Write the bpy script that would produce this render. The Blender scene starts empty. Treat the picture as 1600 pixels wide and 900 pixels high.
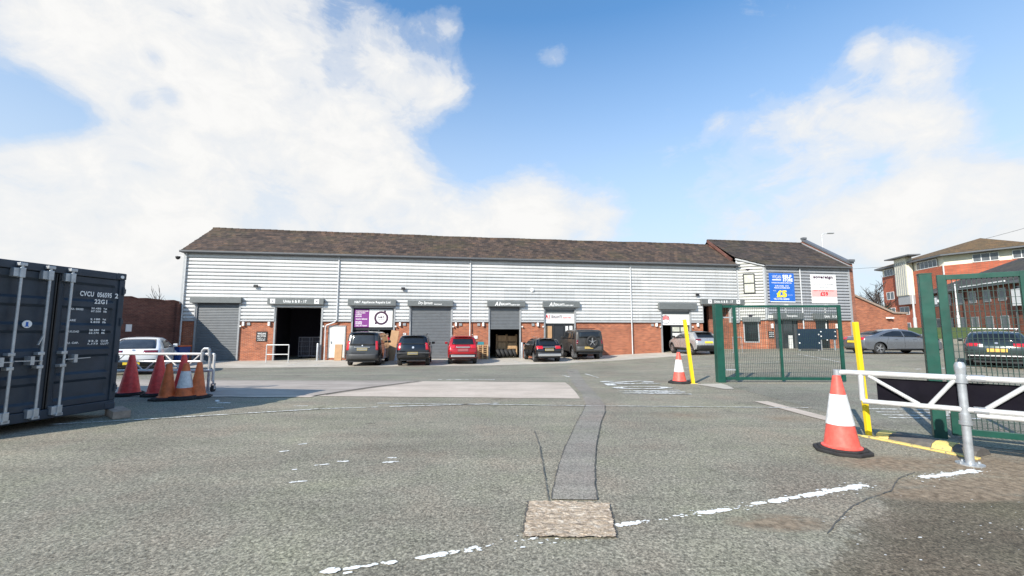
import bpy, bmesh, math, random
from mathutils import Vector, Matrix
from mathutils.geometry import delaunay_2d_cdt
R = math.radians
rnd = random.Random(7)
scene = bpy.context.scene
COL = scene.collection

# ------------------------------------------------------------------ helpers
def sm(a, b, t):
    t = max(0., min(1., (t - a) / (b - a)))
    return t * t * (3 - 2 * t)

def gz(x, y):                                   # lie of the yard: dips to the units, climbs to the right
    z = sm(11, 22, y) * (-.3 + .6 * sm(0, 22, x))
    return z + 1.65 * sm(44, 55, .7 * x + .7 * y) * sm(27, 33, x)

class MB:
    """collects shapes for ONE mesh"""
    def __init__(s): s.v, s.f = [], []
    def add(s, vs, fs):
        n = len(s.v); s.v += [tuple(p) for p in vs]; s.f += [tuple(i + n for i in f) for f in fs]; return s
    def box(s, x0, x1, y0, y1, z0, z1, M=None):
        vs = [Vector((x, y, z)) for z in (z0, z1) for y in (y0, y1) for x in (x0, x1)]
        if M: vs = [M @ p for p in vs]
        return s.add(vs, [(0, 2, 3, 1), (4, 5, 7, 6), (0, 1, 5, 4), (2, 6, 7, 3), (0, 4, 6, 2), (1, 3, 7, 5)])
    def cyl(s, p0, p1, r, n=10, r2=None, caps=True):
        p0, p1 = Vector(p0), Vector(p1); d = (p1 - p0).normalized(); r2 = r if r2 is None else r2
        a = d.orthogonal().normalized(); b = d.cross(a)
        vs = []
        for p, q in ((p0, r), (p1, r2)):
            vs += [p + (a * math.cos(t) + b * math.sin(t)) * q for t in (2 * math.pi * i / n for i in range(n))]
        fs = [(i, (i + 1) % n, n + (i + 1) % n, n + i) for i in range(n)]
        if caps: fs += [tuple(range(n - 1, -1, -1)), tuple(range(n, 2 * n))]
        return s.add(vs, fs)
    def tube(s, pts, r, n=8):
        for a, b in zip(pts, pts[1:]): s.cyl(a, b, r, n)
        return s
    def bar(s, p0, p1, w, h):                   # square bar
        p0, p1 = Vector(p0), Vector(p1); d = (p1 - p0).normalized()
        up = Vector((0, 0, 1)) if abs(d.z) < .9 else Vector((0, 1, 0))
        a = d.cross(up).normalized() * w / 2; b = a.cross(d).normalized() * h / 2
        vs = [p + i * a + j * b for p in (p0, p1) for i, j in ((-1, -1), (1, -1), (1, 1), (-1, 1))]
        return s.add(vs, [(3, 2, 1, 0), (4, 5, 6, 7)] + [(i, (i + 1) % 4, 4 + (i + 1) % 4, 4 + i) for i in range(4)])
    def lathe(s, prof, M=None, n=20, closed=False):   # prof (r,z) about local z
        vs = [Vector((r * math.cos(2 * math.pi * i / n), r * math.sin(2 * math.pi * i / n), z)) for r, z in prof for i in range(n)]
        if M: vs = [M @ p for p in vs]
        m = len(prof); fs = []
        for k in range(m if closed else m - 1):
            k2 = (k + 1) % m
            fs += [(k * n + i, k * n + (i + 1) % n, k2 * n + (i + 1) % n, k2 * n + i) for i in range(n)]
        return s.add(vs, fs)
    def prism(s, poly, fn, a, b):               # 2-D outline between depths a and b
        n = len(poly)
        vs = [fn(p[0], p[1], a) for p in poly] + [fn(p[0], p[1], b) for p in poly]
        return s.add(vs, [tuple(range(n - 1, -1, -1)), tuple(range(n, 2 * n))] + [(i, (i + 1) % n, n + (i + 1) % n, n + i) for i in range(n)])
    def text(s, t, O, right, up, w, h, bold=0., slant=0.):
        """lettering whose ink fills w x h, centred on O"""
        vs, fs = glyphs(t, bold)
        xs = [p[0] for p in vs]; ys = [p[1] for p in vs]
        x0, x1, y0, y1 = min(xs), max(xs), min(ys), max(ys)
        O, right, up = Vector(O), Vector(right).normalized(), Vector(up).normalized()
        out = []
        for x, y in vs:
            u = (x - x0) / (x1 - x0) - .5; q = (y - y0) / (y1 - y0) - .5
            out.append(O + right * (u * w + slant * q * h) + up * q * h)
        return s.add(out, fs)
    def build(s, name, mat, parent=None, smooth=False, bevel=0., seg=2):
        me = bpy.data.meshes.new(name); me.from_pydata(s.v, [], s.f); me.validate(); me.update()
        return link(name, me, mat, parent, smooth, bevel, seg)

def link(name, me, mat, parent=None, smooth=False, bevel=0., seg=2):
    bm = bmesh.new(); bm.from_mesh(me)
    if smooth: bmesh.ops.remove_doubles(bm, verts=bm.verts, dist=1e-5)
    bmesh.ops.recalc_face_normals(bm, faces=bm.faces); bm.to_mesh(me); bm.free()
    if mat: me.materials.append(mat)
    if smooth:
        me.polygons.foreach_set('use_smooth', [True] * len(me.polygons))
        me.set_sharp_from_angle(angle=R(38))
    o = bpy.data.objects.new(name, me); COL.objects.link(o)
    if parent is not None: o.parent = parent
    if bevel:
        m = o.modifiers.new('bevel', 'BEVEL'); m.width = bevel; m.segments = seg; m.limit_method = 'ANGLE'; m.angle_limit = R(40)
    return o

_gl = {}
def glyphs(t, bold):
    k = (t, bold)
    if k not in _gl:
        c = bpy.data.curves.new('lettering', 'FONT'); c.body = t; c.size = 1.; c.offset = bold; c.resolution_u = 3
        c.space_character = 1.05 + bold
        o = bpy.data.objects.new('lettering', c); COL.objects.link(o)
        dg = bpy.context.evaluated_depsgraph_get()
        me = bpy.data.meshes.new_from_object(o.evaluated_get(dg))
        _gl[k] = ([(v.co.x, v.co.y) for v in me.vertices], [tuple(p.vertices) for p in me.polygons])
        bpy.data.objects.remove(o); bpy.data.meshes.remove(me); bpy.data.curves.remove(c)
    return _gl[k]

def tag(o, label, cat, group=None):
    o['label'] = label; o['category'] = cat
    if group: o['group'] = group
    return o
def thing(name, label, cat, loc=(0, 0, 0), rz=0., group=None):
    o = bpy.data.objects.new(name, None); COL.objects.link(o); o.empty_display_size = .2
    o.location = loc; o.rotation_euler = (0, 0, rz)
    return tag(o, label, cat, group)
def dup(root, label, loc, rz=0.):
    def cp(o, par):
        c = o.copy(); COL.objects.link(c)
        if par is not None: c.parent = par
        for ch in list(o.children): cp(ch, c)
        return c
    r = cp(root, None); r.location = loc; r.rotation_euler = (0, 0, rz); r['label'] = label
    return r
def structure(o): o['kind'] = 'structure'; return o

# ------------------------------------------------------------------ materials
def new_mat(name):
    m = bpy.data.materials.new(name); m.use_nodes = True
    nt = m.node_tree; b = nt.nodes['Principled BSDF']
    return m, nt, b
def N(nt, t, **kw):
    n = nt.nodes.new(t)
    for k, v in kw.items():
        if k in n.inputs: n.inputs[k].default_value = v
        else: setattr(n, k, v)
    return n
def ramp(nt, fac, stops):
    r = nt.nodes.new('ShaderNodeValToRGB'); e = r.color_ramp.elements
    while len(e) < len(stops): e.new(.5)
    for i, (p, c) in enumerate(stops):
        e[i].position = p; e[i].color = (*c, 1) if len(c) == 3 else c
    nt.links.new(fac, r.inputs[0]); return r.outputs[0]
def mix(nt, fac, a, b, mode='MIX'):
    m = nt.nodes.new('ShaderNodeMix'); m.data_type = 'RGBA'; m.blend_type = mode
    for sock, v in ((m.inputs[0], fac), (m.inputs[6], a), (m.inputs[7], b)):
        if hasattr(v, 'links'): nt.links.new(v, sock)
        else: sock.default_value = v if isinstance(v, (int, float)) else ((*v, 1) if len(v) == 3 else v)
    return m.outputs[2]
def mth(nt, op, a, b=0., c=None, clamp=False):
    m = nt.nodes.new('ShaderNodeMath'); m.operation = op; m.use_clamp = clamp
    for i, v in enumerate((a, b) if c is None else (a, b, c)):
        if hasattr(v, 'links'): nt.links.new(v, m.inputs[i])
        else: m.inputs[i].default_value = v
    return m.outputs[0]
def objco(nt): return nt.nodes.new('ShaderNodeTexCoord').outputs['Object']
def geoco(nt): return nt.nodes.new('ShaderNodeNewGeometry').outputs['Position']
def noise(nt, vec, scale, detail=4, rough=.6, dist=0.):
    n = N(nt, 'ShaderNodeTexNoise', Scale=scale, Detail=detail, Roughness=rough, Distortion=dist)
    nt.links.new(vec, n.inputs['Vector']); return n.outputs['Fac']
def bump(nt, b, h, strength, dist):
    n = N(nt, 'ShaderNodeBump', Strength=strength, Distance=dist); nt.links.new(h, n.inputs['Height'])
    nt.links.new(n.outputs[0], b.inputs['Normal'])
def scl(nt, vec, s):
    m = nt.nodes.new('ShaderNodeMapping'); m.inputs['Scale'].default_value = s
    nt.links.new(vec, m.inputs['Vector']); return m.outputs[0]

def plain(name, col, rough=.5, metal=0., var=.12, vs=6., coat=0., spec=.5, bmp=0.):
    m, nt, b = new_mat(name)
    co = objco(nt); n = noise(nt, co, vs, 5)
    d = tuple(c * (1 - var) for c in col); l = tuple(min(1, c * (1 + var)) for c in col)
    nt.links.new(ramp(nt, n, [(.3, d), (.7, l)]), b.inputs['Base Color'])
    nt.links.new(ramp(nt, noise(nt, co, vs * 2.3, 4), [(.3, (rough * .85,) * 3), (.7, (min(1, rough * 1.15),) * 3)]), b.inputs['Roughness'])
    b.inputs['Metallic'].default_value = metal; b.inputs['Coat Weight'].default_value = coat; b.inputs['Coat Roughness'].default_value = .04
    b.inputs['Specular IOR Level'].default_value = spec
    if bmp: bump(nt, b, noise(nt, co, vs * 8, 4), .5, bmp)
    return m
def worn(name, col, under, amt, scale=9., rough=.7):      # paint worn through to what lies beneath, streaks and chips
    m, nt, b = new_mat(name)
    co = geoco(nt)
    f = noise(nt, co, scale, 8, .75)
    f2 = noise(nt, co, scale * .22, 3)
    k = ramp(nt, mth(nt, 'ADD', mth(nt, 'MULTIPLY', f, .75), mth(nt, 'MULTIPLY', f2, .25)), [(amt - .03, (0, 0, 0)), (amt + .03, (1, 1, 1))])
    nt.links.new(mix(nt, k, under, col), b.inputs['Base Color']); b.inputs['Roughness'].default_value = rough
    return m

def brick(name, c1, c2, mortar, stain=.5, wx=1., wy=1.):
    m, nt, b = new_mat(name)
    co = objco(nt); sp = nt.nodes.new('ShaderNodeSeparateXYZ'); nt.links.new(co, sp.inputs[0])
    cb = nt.nodes.new('ShaderNodeCombineXYZ')
    nt.links.new(mth(nt, 'ADD', mth(nt, 'MULTIPLY', sp.outputs[0], wx), mth(nt, 'MULTIPLY', sp.outputs[1], wy)), cb.inputs[0])
    nt.links.new(sp.outputs[2], cb.inputs[1])
    t = N(nt, 'ShaderNodeTexBrick', Scale=1., **{'Brick Width': .225, 'Row Height': .075, 'Mortar Size': .009, 'Mortar Smooth': .3, 'Bias': .1})
    t.inputs['Color1'].default_value = (*c1, 1); t.inputs['Color2'].default_value = (*c2, 1); t.inputs['Mortar'].default_value = (*mortar, 1)
    nt.links.new(cb.outputs[0], t.inputs['Vector'])
    rows = noise(nt, scl(nt, cb.outputs[0], (2.2, 9, 1)), 1., 5, .7)
    c = mix(nt, .75, t.outputs['Color'], ramp(nt, rows, [(.3, (.45, .42, .42)), (.5, (1, 1, 1)), (.72, (1.55, 1.4, 1.3))]), 'MULTIPLY')
    big = noise(nt, co, .8, 5)
    c = mix(nt, stain, c, ramp(nt, big, [(.3, (.55, .5, .5)), (.6, (1.1, 1.08, 1.05))]), 'MULTIPLY')
    nt.links.new(c, b.inputs['Base Color']); b.inputs['Roughness'].default_value = .85
    bump(nt, b, t.outputs['Fac'], -.6, .008)
    return m

def tile_mat(name, cols):
    m, nt, b = new_mat(name)
    co = objco(nt); sp = nt.nodes.new('ShaderNodeSeparateXYZ'); nt.links.new(co, sp.inputs[0])
    cb = nt.nodes.new('ShaderNodeCombineXYZ'); nt.links.new(sp.outputs[0], cb.inputs[0]); nt.links.new(mth(nt, 'MULTIPLY', sp.outputs[1], 1.22), cb.inputs[1])
    t = N(nt, 'ShaderNodeTexBrick', Scale=1., **{'Brick Width': .33, 'Row Height': .345, 'Mortar Size': .014, 'Bias': 0.})
    t.inputs['Color1'].default_value = (*cols[0], 1); t.inputs['Color2'].default_value = (*cols[1], 1); t.inputs['Mortar'].default_value = (.03, .025, .022, 1)
    nt.links.new(cb.outputs[0], t.inputs['Vector'])
    c = mix(nt, .8, t.outputs['Color'], ramp(nt, noise(nt, scl(nt, cb.outputs[0], (1.5, 4, 1)), 1.6, 6, .72), [(.3, (.28, .26, .26)), (.46, (.8, .78, .77)), (.56, (1.05, 1.02, 1.)), (.7, (2.1, 1.8, 1.55))]), 'MULTIPLY')
    c = mix(nt, .8, c, ramp(nt, noise(nt, scl(nt, co, (1, .7, 1)), 1.1, 7, .72), [(.34, (.5, .5, .52)), (.5, (1, 1, 1)), (.66, (1.4, 1.22, 1.08))]), 'MULTIPLY')
    moss = ramp(nt, noise(nt, co, .55, 6, .7), [(.5, (0, 0, 0)), (.72, (1, 1, 1))])
    c = mix(nt, mth(nt, 'MULTIPLY', moss, .45), c, (.075, .07, .028))
    nt.links.new(c, b.inputs['Base Color']); b.inputs['Roughness'].default_value = .9
    bump(nt, b, noise(nt, co, 30, 4), .5, .01)
    return m

def asphalt(name, dark, light, speck=(.42, .41, .38), sc=1., dirt=(), smooth=.9, specs=1.):
    m, nt, b = new_mat(name)
    co = geoco(nt)
    fine = noise(nt, co, 70 * sc, 3, .7)
    med = noise(nt, co, 33 * sc, 4, .75, .4)
    big = noise(nt, co, .34, 6, .62)
    v = N(nt, 'ShaderNodeTexVoronoi', Scale=58. * sc); nt.links.new(co, v.inputs['Vector'])
    f = mth(nt, 'ADD', mth(nt, 'MULTIPLY', fine, .4), mth(nt, 'MULTIPLY', med, .6))
    c = ramp(nt, f, [(.31, tuple(x * .16 for x in dark)), (.45, dark), (.58, light), (.73, speck)])
    cell = ramp(nt, v.outputs['Color'], [(.15, (.6,) * 3), (.9, (1.45,) * 3)])
    c = mix(nt, .8, c, cell, 'MULTIPLY')
    c = mix(nt, 1., c, ramp(nt, big, [(.25, (.74, .735, .74)), (.5, (1, 1, 1)), (.75, (1.18, 1.18, 1.12))]), 'MULTIPLY')
    hue = noise(nt, co, .8, 5, .6)
    c = mix(nt, 1., c, ramp(nt, hue, [(.32, (1.06, .98, .97)), (.5, (1, 1, 1)), (.68, (.97, 1.01, .94))]), 'MULTIPLY')
    st = noise(nt, scl(nt, co, (.25, 1.6, 1)), .9, 6, .7)
    c = mix(nt, .8, c, ramp(nt, st, [(.3, (.74, .74, .74)), (.55, (1, 1, 1)), (.75, (1.2, 1.19, 1.14))]), 'MULTIPLY')
    oil = noise(nt, co, 1.9, 3, .5)
    c = mix(nt, .75, c, ramp(nt, oil, [(.24, (.55, .54, .54)), (.34, (1, 1, 1)), (.7, (1, 1, 1)), (.8, (1.2, 1.18, 1.14))]), 'MULTIPLY')
    hair = N(nt, 'ShaderNodeTexVoronoi', Scale=.62); hair.feature = 'DISTANCE_TO_EDGE'
    hw = nt.nodes.new('ShaderNodeVectorMath'); hw.operation = 'SCALE'; hw.inputs['Scale'].default_value = .9
    hn = N(nt, 'ShaderNodeTexNoise', Scale=1.6, Detail=7., Roughness=.7); nt.links.new(co, hn.inputs['Vector']); nt.links.new(hn.outputs['Color'], hw.inputs[0])
    ha = nt.nodes.new('ShaderNodeVectorMath'); ha.operation = 'ADD'; nt.links.new(co, ha.inputs[0]); nt.links.new(hw.outputs[0], ha.inputs[1]); nt.links.new(ha.outputs[0], hair.inputs['Vector'])
    hk = mth(nt, 'MULTIPLY', ramp(nt, hair.outputs['Distance'], [(0., (1, 1, 1)), (.007, (0, 0, 0))]), ramp(nt, noise(nt, co, .5, 3), [(.5, (0, 0, 0)), (.6, (.6,) * 3)]))
    c = mix(nt, hk, c, tuple(x * .3 for x in dark))
    if dirt:
        def side(x, y, nx, ny):
            d = nt.nodes.new('ShaderNodeVectorMath'); d.operation = 'SUBTRACT'; nt.links.new(co, d.inputs[0]); d.inputs[1].default_value = (x, y, 0)
            q = nt.nodes.new('ShaderNodeVectorMath'); q.operation = 'DOT_PRODUCT'; nt.links.new(d.outputs[0], q.inputs[0]); q.inputs[1].default_value = (nx, ny, 0); return q.outputs['Value']
        sd = mth(nt, 'ADD', mth(nt, 'MINIMUM', side(1.85, 2.85, .625, -.781), side(4., 4.55, -.196, -.98)), mth(nt, 'MULTIPLY', mth(nt, 'SUBTRACT', noise(nt, co, 3.2, 7, .72), .5), .75))
        c = mix(nt, ramp(nt, sd, [(.0, (0, 0, 0)), (.07, (.7,) * 3), (.3, (1,) * 3)]), c, mix(nt, 1., c, (.56, .515, .475), 'MULTIPLY'))
        tot = None
        for (x, y, rx, ry, a) in dirt:
            d = nt.nodes.new('ShaderNodeVectorMath'); d.operation = 'SUBTRACT'; nt.links.new(co, d.inputs[0]); d.inputs[1].default_value = (x, y, 0)
            s = nt.nodes.new('ShaderNodeVectorMath'); s.operation = 'MULTIPLY'; nt.links.new(d.outputs[0], s.inputs[0]); s.inputs[1].default_value = (1 / rx, 1 / ry, 0)
            l = nt.nodes.new('ShaderNodeVectorMath'); l.operation = 'LENGTH'; nt.links.new(s.outputs[0], l.inputs[0])
            q = mth(nt, 'MULTIPLY', mth(nt, 'SUBTRACT', 1., l.outputs['Value'], clamp=True), a)
            tot = q if tot is None else mth(nt, 'MAXIMUM', tot, q)
        k = mth(nt, 'MULTIPLY', tot, ramp(nt, noise(nt, scl(nt, co, (1., 2., 1.)), 3.2, 7, .72), [(.3, (0, 0, 0)), (.55, (2.2,) * 3)]), clamp=True)
        earth = ramp(nt, noise(nt, co, 14, 6, .7), [(.3, (.08, .056, .038)), (.7, (.4, .31, .215))])
        c = mix(nt, mth(nt, 'MULTIPLY', k, .92), c, earth)
    nt.links.new(c, b.inputs['Base Color']); b.inputs['Roughness'].default_value = smooth
    b.inputs['Specular IOR Level'].default_value = .25
    h = mth(nt, 'ADD', mth(nt, 'MULTIPLY', fine, .5), mth(nt, 'MULTIPLY', med, .8))
    bump(nt, b, h, .9 * specs, .012)
    return m

def concrete(name, c0, c1, stainc, bmp=.004, patches=.5):
    m, nt, b = new_mat(name)
    co = geoco(nt)
    c = ramp(nt, noise(nt, co, 1.1, 8, .7), [(.28, c0), (.7, c1)])
    st = ramp(nt, noise(nt, scl(nt, co, (.35, 1.3, 1)), .8, 7, .72), [(.48, (0, 0, 0)), (.68, (1, 1, 1))])
    c = mix(nt, mth(nt, 'MULTIPLY', st, patches), c, stainc)
    c = mix(nt, .5, c, ramp(nt, noise(nt, co, 45, 4, .7), [(.3, (.7,) * 3), (.7, (1.25,) * 3)]), 'MULTIPLY')
    nt.links.new(c, b.inputs['Base Color']); b.inputs['Roughness'].default_value = .85
    bump(nt, b, noise(nt, co, 40, 5, .7), .5, bmp)
    return m

def glass_mat(name, col=(.012, .014, .017), rough=.04, spec=.6):
    m, nt, b = new_mat(name)
    nt.links.new(ramp(nt, noise(nt, objco(nt), 2., 3), [(.3, tuple(c * .7 for c in col)), (.7, tuple(c * 1.3 for c in col))]), b.inputs['Base Color'])
    b.inputs['Roughness'].default_value = rough; b.inputs['Specular IOR Level'].default_value = spec
    return m

def cladding_mat(name, col):
    m, nt, b = new_mat(name)
    co = objco(nt)
    n = noise(nt, scl(nt, co, (.35, .35, 1.5)), 1.2, 6, .65)
    streak = noise(nt, scl(nt, co, (5, 5, .25)), 1., 5, .7)
    c = ramp(nt, n, [(.25, tuple(x * .86 for x in col)), (.7, col)])
    c = mix(nt, .35, c, ramp(nt, streak, [(.35, (.72, .72, .7)), (.6, (1, 1, 1))]), 'MULTIPLY')
    sx = nt.nodes.new('ShaderNodeSeparateXYZ'); nt.links.new(co, sx.inputs[0])
    wn = nt.nodes.new('ShaderNodeTexWhiteNoise'); wn.noise_dimensions = '2D'; cv = nt.nodes.new('ShaderNodeCombineXYZ')
    nt.links.new(mth(nt, 'FLOOR', mth(nt, 'MULTIPLY', sx.outputs[0], .19)), cv.inputs[0]); nt.links.new(mth(nt, 'FLOOR', mth(nt, 'MULTIPLY', sx.outputs[2], 1.06)), cv.inputs[1]); nt.links.new(cv.outputs[0], wn.inputs['Vector'])
    c = mix(nt, 1., c, ramp(nt, wn.outputs['Value'], [(0., (.88, .885, .89)), (1., (1.03, 1.03, 1.03))]), 'MULTIPLY')
    drip = noise(nt, scl(nt, co, (9, 9, .16)), 1., 4, .75)
    c = mix(nt, .6, c, ramp(nt, drip, [(.56, (1, 1, 1)), (.72, (.66, .63, .58))]), 'MULTIPLY')
    nt.links.new(c, b.inputs['Base Color']); b.inputs['Roughness'].default_value = .42
    b.inputs['Metallic'].default_value = .12
    return m

M = {}
M['brick'] = brick('orange_brick', (.43, .125, .05), (.30, .08, .036), (.33, .25, .19), .55)
M['brick_old'] = brick('weathered_red_brick', (.17, .062, .045), (.12, .042, .032), (.17, .12, .1), .9)
M['brick_mid'] = brick('red_brick', (.33, .1, .05), (.22, .062, .034), (.3, .24, .19), .6)
M['brick_office'] = brick('office_red_brick', (.48, .118, .06), (.4, .095, .05), (.24, .13, .09), .35)
M['clad'] = cladding_mat('silver_grey_cladding', (.74, .74, .735))
M['clad_dimmed'] = cladding_mat('dimmed_grey_cladding', (.43, .44, .46))  # wing cladding: weaker light on this front put into a darker colour
M['clad_white'] = cladding_mat('white_cladding', (.66, .65, .61))
M['brick_shade'] = brick('shaded_red_brick', (.27, .085, .05), (.2, .06, .038), (.2, .12, .09), .5)  # red brick darkened so its colour carries the low block's shade
M['roof'] = tile_mat('brown_concrete_tiles', ((.115, .078, .058), (.045, .034, .029)))
M['roof2'] = tile_mat('dark_brown_tiles', ((.085, .062, .05), (.038, .031, .028)))
M['flash'] = plain('grey_flashing', (.36, .37, .38), .45, .2)
M['pipe'] = plain('pale_grey_pipe', (.55, .56, .57), .4)
M['gutter'] = plain('dark_grey_gutter', (.12, .125, .135), .4)
M['shutter'] = plain('grey_shutter_paint', (.15, .16, .17), .42, .15, .1, 3)
M['shutbox'] = plain('grey_box_paint', (.145, .155, .155), .45, .1)
M['guide'] = plain('grey_guide_metal', (.34, .35, .36), .45, .3)
M['white'] = plain('white_paint', (.8, .8, .79), .5, 0, .05)
M['offwhite'] = plain('dirty_white_paint', (.66, .655, .62), .6, 0, .15)
M['letter'] = plain('white_lettering', (.86, .86, .85), .5, 0, .02)
M['black'] = plain('black_plastic', (.018, .018, .02), .5, 0, .3)
M['rubber'] = plain('black_rubber', (.022, .021, .021), .8, 0, .35, 9, bmp=.003)
M['glass'] = glass_mat('dark_glass')
M['winglass'] = glass_mat('window_glass', (.04, .045, .05), .05, .8)
M['pane'] = plain('pale_blind', (.5, .5, .42), .3, 0, .2)
M['frame'] = plain('anthracite_frame', (.03, .032, .036), .4)
M['galv'] = plain('galvanised_steel', (.47, .49, .51), .42, .55, .18, 9)
M['alu'] = plain('white_painted_tube', (.6, .605, .6), .4, .25, .14, 9)
M['green'] = plain('green_powder_coat', (.007, .062, .044), .38, .0, .25, 4)
M['wire'] = plain('dark_green_wire', (.016, .042, .036), .45)
M['yellow'] = worn('scuffed_yellow_paint', (.80, .56, .012), (.5, .36, .04), .37, 26, .5)
M['yellow_worn'] = worn('worn_yellow_paint', (.72, .54, .17), (.2, .18, .15), .44, 18)
M['navy'] = plain('navy_container_paint', (.028, .041, .06), .42, 0, .3, 2.2, bmp=.002)
M['panel_navy'] = plain('navy_board', (.012, .025, .045), .4)
M['cone_red'] = plain('bright_red_plastic', (.9, .085, .075), .45, 0, .26, 13)
M['cone_orange'] = plain('faded_orange_plastic', (.68, .16, .05), .6, 0, .3, 7)
M['cone_near'] = plain('coral_red_plastic', (.85, .115, .085), .42, 0, .26, 13)
M['reflective'] = plain('white_reflective_sleeve', (.7, .7, .69), .4, 0, .2, 16)
M['wood'] = plain('pale_timber', (.5, .32, .17), .7, 0, .2, 7)
M['board'] = plain('brown_board', (.46, .27, .14), .7, 0, .15, 3)
M['sleeper'] = plain('grey_brown_timber', (.32, .25, .2), .85, 0, .3, 9, bmp=.006)
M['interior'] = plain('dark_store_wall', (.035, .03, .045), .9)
M['purple'] = plain('purple_print', (.2, .035, .22), .5, 0, .1)
M['plum'] = plain('dark_plum_print', (.055, .018, .05), .5)
M['blue'] = plain('blue_sign_print', (.02, .13, .52), .4, 0, .12)
M['yellowprint'] = plain('yellow_print', (.9, .68, .03), .5, 0, .04)
M['redprint'] = plain('red_print', (.6, .02, .03), .5)
M['pink'] = plain('pink_print', (.85, .42, .4), .5, 0, .05)
M['greyprint'] = plain('grey_print', (.2, .2, .22), .5)
M['lilac'] = plain('mauve_print', (.25, .1, .2), .5)
M['chrome'] = plain('bright_metal', (.62, .61, .6), .32, .75, .05)
M['alloy'] = plain('alloy_wheel', (.42, .42, .43), .3, .7, .1)
M['tail'] = plain('red_lens', (.55, .012, .02), .12, 0, .2, 14, coat=.8)
M['taildark'] = plain('dark_red_lens', (.16, .012, .02), .12, 0, .2, 14, coat=.8)
M['plate_grey'] = plain('blanked_plate', (.2, .19, .16), .5)
M['plate_yellow'] = plain('yellow_plate', (.75, .53, .04), .45)
M['plate_red'] = plain('dull_red_plate', (.28, .07, .07), .5)
M['ramp_rubber'] = plain('grey_brown_rubber', (.11, .1, .09), .8, 0, .3, 9, bmp=.003)
M['trim'] = plain('grey_trim', (.07, .072, .075), .55)
M['tyre'] = plain('tyre_rubber', (.02, .02, .021), .75, 0, .3, 12)
M['cage'] = plain('zinc_cage', (.3, .3, .34), .4, .3)
M['teal'] = plain('teal_plastic', (.03, .2, .24), .5)
M['binblue'] = plain('blue_bin', (.02, .06, .22), .5)
M['binlid'] = plain('orange_bin_lid', (.62, .12, .03), .5)
M['cream'] = plain('cream_render', (.74, .70, .56), .8, 0, .08, 2)
M['officeroof'] = tile_mat('ochre_slate', ((.19, .12, .05), (.13, .085, .042)))
M['slate'] = tile_mat('grey_slate', ((.07, .065, .06), (.05, .048, .047)))
M['officewin'] = glass_mat('office_glass', (.1, .11, .12), .1, .6)
M['bark'] = plain('grey_bark', (.06, .048, .04), .9, 0, .3, 9)
M['twig'] = plain('dark_twigs', (.05, .038, .033), .9, 0, .3, 9)
M['ivy'] = plain('dull_ivy', (.035, .05, .022), .7, 0, .4, 3)
M['hedge'] = plain('dark_hedge_leaf', (.03, .045, .025), .8, 0, .4, 3)
M['cable'] = plain('black_cable', (.02, .02, .02), .6)
M['skin'] = plain('skin', (.45, .25, .17), .6)
M['screen'] = plain('black_board', (.007, .006, .01), .9, 0, .3, 3, spec=.12)

DIRT = [(4.7, 5.35, 1.0, .45, .9), (4.35, 4.35, .9, .22, 1.6), (5.7, 5.2, 1.0, .55, 1.5), (6.4, 4.4, 1.6, .6, 1.3), (2.25, 3.74, .5, .2, 1.1), (7.2, 5.6, 1.2, .8, 1.), (3.3, 8.3, .9, .5, .4), (5.1, 8.0, .6, .4, .5), (5.0, 4.6, 1.3, .4, 1.1)]
M['asphalt'] = asphalt('yard_asphalt', (.196, .181, .141), (.378, .345, .268), (.68, .63, .51), dirt=DIRT)
M['asphalt_patch'] = asphalt('smooth_asphalt', (.232, .212, .18), (.305, .28, .242), (.4, .37, .32), 1.3, smooth=.8, specs=.5)
M['asphalt_dark'] = asphalt('newer_dark_asphalt', (.085, .073, .058), (.165, .145, .118), (.6, .55, .47), 1.1, dirt=DIRT, specs=.7)
M['asphalt_road'] = asphalt('far_road_asphalt', (.212, .2, .16), (.3, .285, .232), (.42, .41, .35), .9, smooth=.85, specs=.5)
M['concrete'] = concrete('pale_concrete', (.42, .375, .315), (.6, .545, .465), (.25, .22, .185))
M['slab'] = concrete('pinkish_concrete', (.45, .375, .305), (.6, .505, .425), (.3, .25, .2), patches=.55)
M['slab_dull'] = concrete('dull_concrete', (.33, .285, .245), (.46, .4, .35), (.22, .185, .155), patches=.7)
M['joint'] = plain('dark_joint', (.1, .092, .08), .9)
M['line'] = worn('worn_white_line', (.8, .79, .75), (.3, .285, .24), .49, 11)
M['line_faint'] = worn('faint_white_line', (.62, .61, .57), (.32, .3, .27), .5, 14)
M['paint_chip'] = worn('chipped_white_paint', (.84, .83, .79), (.4, .39, .35), .4, 60)
M['line_old'] = worn('cracked_white_line', (.85, .84, .8), (.2, .19, .17), .36, 22)
M['grass'] = None
m_, nt_, b_ = new_mat('rough_grass')
nt_.links.new(ramp(nt_, noise(nt_, geoco(nt_), 2.2, 7, .75), [(.3, (.035, .06, .014)), (.55, (.075, .11, .025)), (.75, (.14, .15, .05))]), b_.inputs['Base Color'])
b_.inputs['Roughness'].default_value = .9; M['grass'] = m_
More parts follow.
